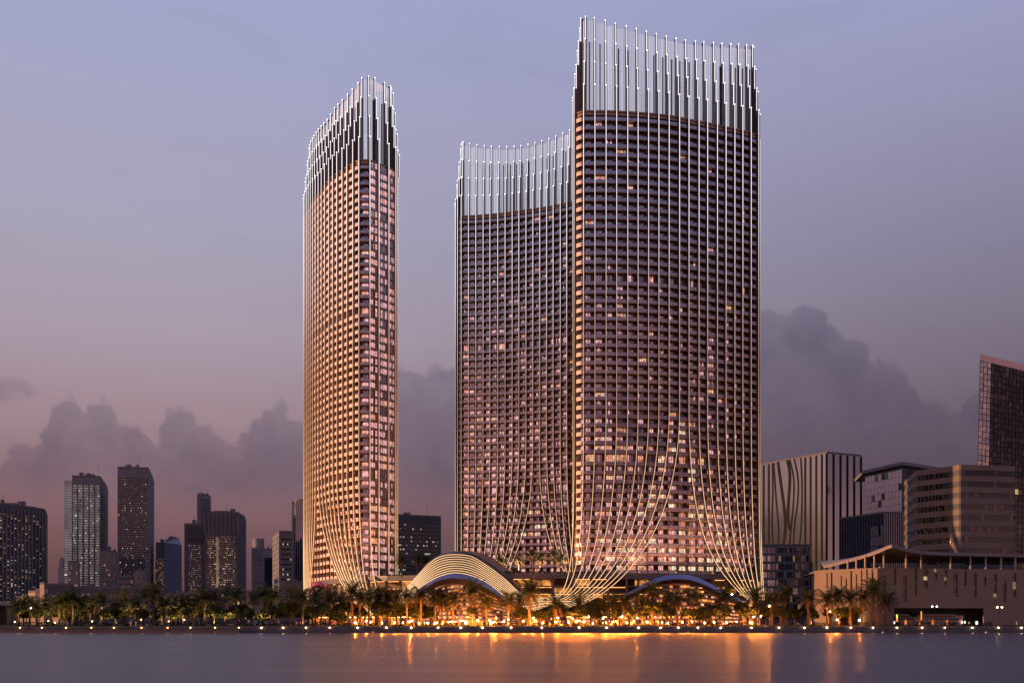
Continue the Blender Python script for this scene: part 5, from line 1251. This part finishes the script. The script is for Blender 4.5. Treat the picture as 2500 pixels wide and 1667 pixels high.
# ------------------------------------------------------------------ people
mat('skin', (0.40, 0.25, 0.17), 0.6); mat('cloth_white', (0.66, 0.63, 0.60), 0.8); mat('cloth_dark', (0.03, 0.03, 0.04), 0.8); mat('cloth_red', (0.35, 0.06, 0.06), 0.8); mat('cloth_blue', (0.08, 0.11, 0.22), 0.8); mat('cloth_tan', (0.30, 0.23, 0.16), 0.8); mat('hair', (0.02, 0.015, 0.012), 0.6)
def person_mesh(step, robe, arm):
    """one continuous figure, 1.72 m tall, grown from a jointed skeleton"""
    J = {'pelvis': (0,0,.92,.15), 'waist': (0,0,1.08,.125), 'chest': (0,0,1.30,.165), 'neck': (0,0,1.47,.06), 'head': (0,-.02,1.57,.085), 'crown': (0,-.01,1.67,.085)}
    Ed = [('pelvis','waist'),('waist','chest'),('chest','neck'),('neck','head'),('head','crown')]
    for s, nm in ((-1,'l'),(1,'r')):
        fw = step*s
        J['hip'+nm] = (s*.10,0,.86,.095 if not robe else .16); J['knee'+nm] = (s*.10,-fw*.5-.02,.47,.062 if not robe else .15); J['ankle'+nm] = (s*.10,-fw*.9+.04,.09,.045 if not robe else .13); J['toe'+nm] = (s*.11,-fw*.9-.12,.045,.04)
        J['sh'+nm] = (s*.19,0,1.40,.06); J['elb'+nm] = (s*.25,.02+fw*.25,1.13,.043); J['wri'+nm] = (s*.24,-.04+fw*.5-arm*.1,.90+arm*.12,.033); J['hand'+nm] = (s*.235,-.07+fw*.55-arm*.14,.81+arm*.14,.036)
        Ed += [('pelvis','hip'+nm),('hip'+nm,'knee'+nm),('knee'+nm,'ankle'+nm),('ankle'+nm,'toe'+nm),('chest','sh'+nm),('sh'+nm,'elb'+nm),('elb'+nm,'wri'+nm),('wri'+nm,'hand'+nm)]
    ks = list(J); me = bpy.data.meshes.new('skeleton'); me.from_pydata([J[k][:3] for k in ks], [(ks.index(a), ks.index(b_)) for a, b_ in Ed], [])
    o = bpy.data.objects.new('skeleton', me); C.objects.link(o); md = o.modifiers.new('s', 'SKIN'); sv = me.skin_vertices[0].data
    for i, k in enumerate(ks): sv[i].radius = (J[k][3], J[k][3]*(.72 if k in ('chest','waist','pelvis') else 1)); sv[i].use_root = k == 'pelvis'
    o.modifiers.new('d', 'SUBSURF').levels = 1
    dg = bpy.context.evaluated_depsgraph_get(); out = bpy.data.meshes.new_from_object(o.evaluated_get(dg)); bpy.data.objects.remove(o); bpy.data.meshes.remove(me); return out
def dress(me, top, low):
    for nm_ in ('skin', top, low, 'hair'): me.materials.append(MATS[nm_])
    for p_ in me.polygons:
        z_, x_, y_ = p_.center.z, abs(p_.center.x), p_.center.y
        p_.material_index = (3 if z_ > 1.61 or (z_ > 1.53 and y_ > .0) else 0) if z_ > 1.46 else 0 if (x_ > .17 and z_ < .93) else 1 if z_ > .93 else 2 if z_ > .09 else 3
    return me
PV = []
for st, ro, ar, tp, lo_, desc in [(.18,0,0,'cloth_white','cloth_dark','in white shirt'),(.0,1,0,'cloth_white','cloth_white','in white robe'),(.22,0,1,'cloth_blue','cloth_tan','in blue top'),(.05,1,1,'cloth_dark','cloth_dark','in black robe'),(.15,0,1,'cloth_red','cloth_dark','in red top'),(.1,0,0,'cloth_tan','cloth_blue','in tan top')]:
    me = person_mesh(st, ro, ar); me.materials.clear(); PV.append((dress(me, tp, lo_), desc))
ppl = [(62,1529),(68,1529.5),(160,1528),(166,1528),(284,1527.5),(316,1528),(320,1528),(332,1527.5),(472,1529),(488,1529.5),(561,1527),(567,1527.5),(574,1527),(613,1527),(619,1527.5),(724,1529.5),(728,1529.8),(733,1529.5),(808,1528),(815,1528),(871,1528),(897,1529),(904,1529.2),(1035,1526),(1060,1527),(1081,1527),(1177,1527),(1196,1526.5),(1213,1527),(1229,1527),(1241,1527.5),(1342,1528),(1367,1528.5),(1374,1529),(1448,1528),(1485,1527.5),(1493,1527),(1508,1528.5),(1541,1528.5),(1549,1528),(1556,1528),(1588,1526),(1607,1526.5),(1625,1526),(1718,1526),(1765,1526),(1838,1527),(1978,1527),(2366,1527),(2482,1528)]
pp = []
for i, (px, py) in enumerate(ppl): pp.append((px, py, RT.choice([0,1,1,2,3,3,4,5])))
for (px, py, v), lab in numbered(pp, lambda o_, z_, it: f"{o_} person from the left before {z_}, {PV[it[2]][1]}"):
    Y = max(327.0, min(345, 2.0*FPX/(py-HOR)/.985)); Y = 329.3 if py > 1528.6 else RT.uniform(330, 333.5)
    o = bpy.data.objects.new('person', PV[v][0]); C.objects.link(o); o.location = (PX(px, Y), Y, 1.93); o.rotation_euler = (0, 0, RT.uniform(-1.7, 1.7)); s_ = RT.uniform(.94, 1.06); o.scale = (s_, s_, s_)
    tag(o, lab, 'person', 'people strolling along the quay')

# ------------------------------------------------------------------ cars, parasols, signs, buoys
mat('car_white', (0.7, 0.7, 0.7), 0.25, 0, 0.03); mat('car_dark', (0.03, 0.035, 0.045), 0.2, 0.3, 0.03); mat('car_silver', (0.4, 0.4, 0.42), 0.25, 0.6, 0.03); mat('tyre', (0.015, 0.015, 0.015), 0.8); mat('rim', (0.35, 0.35, 0.36), 0.3, 0.8)
emit('tail_red', (1, .05, .03), 5.0); emit('head_white', (1, .9, .75), 6.0)
def car(px, Y, paint, label):
    t_ = thing('parked_car', label, 'car', (PX(px, Y), Y, 1.93), 'cars parked behind the palms'); L = t_.location
    prof_ = [(-2.2,.35),(-2.25,.75),(-1.9,.92),(-1.15,.98),(-.65,1.42),(.75,1.45),(1.45,1.02),(2.1,.92),(2.25,.62),(2.2,.35)]
    def ext(pf_, w0, w1, mb, mi=0):
        n = len(mb.v); k = len(pf_)
        mb.v += [(p_[0], -w0 if p_[1] < 1.1 else -w1, p_[1]) for p_ in pf_]+[(p_[0], w0 if p_[1] < 1.1 else w1, p_[1]) for p_ in pf_]
        for i in range(k): j = (i+1) % k; mb.f.append((n+i, n+j, n+k+j, n+k+i)); mb.m.append(mi)
        mb.f.append(tuple(n+i for i in reversed(range(k)))); mb.m.append(mi); mb.f.append(tuple(n+k+i for i in range(k))); mb.m.append(mi)
    m_ = MB(); ext(prof_, .9, .72, m_); me = m_.mesh('body', [paint]); o = place(me, 'body', t_, L); bv = o.modifiers.new('b', 'BEVEL'); bv.width = .07; bv.segments = 2
    m_ = MB(); m_.quad((-1.02,-.862,1.03),(.0,-.862,1.03),(.0,-.762,1.36),(-.62,-.762,1.36)); m_.quad((.08,-.862,1.03),(1.3,-.862,1.05),(.72,-.762,1.38),(.08,-.762,1.36)); place(m_.mesh('side_window', ['win_black']), 'side_window', t_, L)
    for x_ in (-1.38, 1.4):
        m_ = MB(); m_.tube([(x_,-.93,.34),(x_,-.68,.34)], [.34,.34], 16); o = place(m_.mesh('wheel', ['tyre']), 'wheel', t_, L)
        m_ = MB(); m_.tube([(x_,-.945,.34),(x_,-.90,.34)], [.2,.2], 12); h = bpy.data.objects.new('rim', m_.mesh('rim', ['rim'])); C.objects.link(h); h.parent = o
    for x_, mm_ in ((-2.23,'tail_red'),(2.23,'head_white')):
        m_ = MB(); m_.box(x_-.05, x_+.05, -.84, -.5, .66, .78); nm_ = 'tail_light' if x_ < 0 else 'headlight'; place(m_.mesh(nm_, [mm_]), nm_, t_, L)
car(653, 352.5, 'car_white', 'white car parked behind palms before the slant-sided grey block'); car(258, 353, 'car_dark', 'dark car on the road beyond the white banded tower palms'); car(1372, 353, 'car_silver', 'silver car by the dip of the light ribs'); car(1930, 353, 'car_dark', 'dark car behind trees before the striped pinkish block'); car(640, 357, 'car_silver', 'silver car half hidden behind the white parked one')
# dark kiosk
kb = thing('kiosk', 'low dark flat-roofed kiosk on the quay before the wave canopy', 'kiosk', (PX(1142,338), 338, 2.0))
m_ = MB(); x0, x1 = PX(1118,338), PX(1178,338); m_.box(x0, x1, 338, 341, 2.0, PZ(1512,338)); m_.build('wall', 'conc_blue', kb)
m_ = MB(); m_.box(x0-.5, x1+.4, 337.4, 341.4, PZ(1512,338)+.003, PZ(1509,338)); m_.build('roof', 'conc_dark', kb)
m_ = MB(); m_.box(x0+.8, x0+2.6, 337.93, 337.997, 2.5, PZ(1514,338)); m_.build('window', 'win_navy', kb)
# cafe parasols
mat('canvas_dark', (0.05, 0.045, 0.06), 0.8); mat('canvas_blue', (0.06, 0.07, 0.13), 0.8)
def parasol(px, Y, mt, label, r=1.5):
    t_ = thing('cafe_parasol', label, 'parasol', (PX(px, Y), Y, 1.95), 'cafe parasols'); L = t_.location
    m_ = MB(); m_.tube([(0,0,0),(0,0,2.75)], [.035,.03], 6); m_.box(-.3,.3,-.3,.3,0,.08); place(m_.mesh('pole', ['lamp_metal']), 'pole', t_, L)
    m_ = MB(); n = 8
    for i in range(n):
        a0, a1 = i*PI/4, (i+1)*PI/4; m_.v += [(0,0,2.72),(r*math.cos(a0),r*math.sin(a0),2.15),(r*math.cos(a1),r*math.sin(a1),2.15),(r*math.cos(a1),r*math.sin(a1),1.98),(r*math.cos(a0),r*math.sin(a0),1.98)]
        k = len(m_.v)-5; m_.f += [(k,k+1,k+2),(k+1,k+4,k+3,k+2)]; m_.m += [0,0]
    place(m_.mesh('canvas', [mt]), 'canvas', t_, L)
pz = [(1404,'canvas_blue'),(1421,'canvas_blue'),(1446,'canvas_dark'),(1458,'canvas_dark'),(2206,'canvas_dark'),(2220,'canvas_dark'),(2282,'canvas_dark'),(2298,'canvas_dark'),(2320,'canvas_dark'),(2334,'canvas_dark')]
for (px, mt_), lab in numbered(pz, lambda o_, z_, it: f"{o_} dark cafe parasol from the left before {z_}"): parasol(px, 336.0, mt_, lab, 1.35 if px < 2000 else 1.7)
emit('sign_green', (.65, 1.0, .12), 1.6); emit('sign_orange', (1.0, .33, .06), 1.3); emit('screen_white', (.95, .97, 1.0), 1.6)
def sign(px, y0, y1, w, Y, mats_, label):
    t_ = thing('light_sign', label, 'sign', (PX(px, Y), Y, 1.95)); zt_, zb_ = PZ(y0, Y), PZ(y1, Y); x_ = PX(px, Y)
    m_ = MB(); m_.box(x_-.04, x_+.04, Y+.1, Y+.18, 1.95, zt_); m_.build('post', 'lamp_metal', t_)
    m_ = MB(); m_.box(x_-w/2-.05, x_+w/2+.05, Y+.002, Y+.098, zb_-.05, zt_+.05); m_.build('case', 'lamp_metal', t_)
    for i, k in enumerate(mats_):
        a_, b_ = zb_+(zt_-zb_)*i/len(mats_), zb_+(zt_-zb_)*(i+1)/len(mats_); m_ = MB(); m_.box(x_-w/2, x_+w/2, Y-.03, Y, a_+.01, b_-.01); m_.build('panel', k, t_)
sign(2189.8, 1499, 1516.5, .5, 340, ['sign_orange','sign_green'], 'tall sign glowing green above and orange below at the dark opening'); sign(2183.5, 1515.5, 1522, .4, 337, ['screen_white'], 'small white lit panel left of the green and orange sign')
sign(2249.3, 1491.5, 1513, .4, 343, ['sign_orange'], 'slim vertical orange banner sign inside the dark opening'); sign(2348.5, 1515, 1521, .55, 340, ['screen_white'], 'first of three white screens right of the parasols'); sign(2355.5, 1515, 1521, .45, 340, ['screen_white'], 'second of three white screens right of the parasols'); sign(2384.5, 1515.5, 1523.5, .75, 340, ['screen_white'], 'largest white screen near the right end of the dark opening')
# cafe bar inside the opening
cb = thing('cafe_bar', 'warmly lit cafe front with thin columns inside the dark opening', 'cafe', (PX(2280,349), 349, 1.9))
m_ = MB(); m_.box(PX(2192,349), PX(2352,349), 349, 350, 1.9, 5.4); m_.build('wall', 'stone_tan', cb)
m_ = MB(); m_.box(PX(2186,348.6), PX(2330,348.6), 347.6, 350.2, 5.403, 5.75); m_.build('canopy', 'museum_roof', cb)
for k in range(14):
    x_ = PX(2196,348)+k*1.5; m_ = MB(); m_.box(x_, x_+.12, 348.0, 348.12, 1.9, 5.40); m_.build('post', 'lamp_metal', cb)
    if k % 3 == 1: m_ = MB(); m_.box(x_+.3, x_+1.2, 348.9, 348.97, 2.3, 4.2); m_.build('lit_door', 'shop_glow_soft', cb)
m_ = MB(); m_.box(PX(2212,345), PX(2233,345), 333, 333.5, 1.95, 2.55); m_.build('counter', 'copper', cb)
mat('buoy_grey', (0.32, 0.32, 0.34), 0.5)
for px, lab in ((911,'grey mooring buoy on the water before the narrow left skyscraper'),(1680,'grey mooring buoy on the water before the blue arched entrance'),(2156,'grey mooring buoy on the water before the sunlit slit-windowed wall'),(2408,'grey mooring buoy on the water before the dark slit-windowed wall')):
    Y = 316.0; m_ = MB(); m_.ball((0,0,.18), .42, 12, 8, 0, .8); m_.tube([(0,0,.4),(0,0,.72)], [.06,.05], 6); tag(place(m_.mesh('mooring_buoy', ['buoy_grey'], True), 'mooring_buoy', None, (PX(px, Y), Y, 0)), lab, 'buoy', 'mooring buoys off the quay')
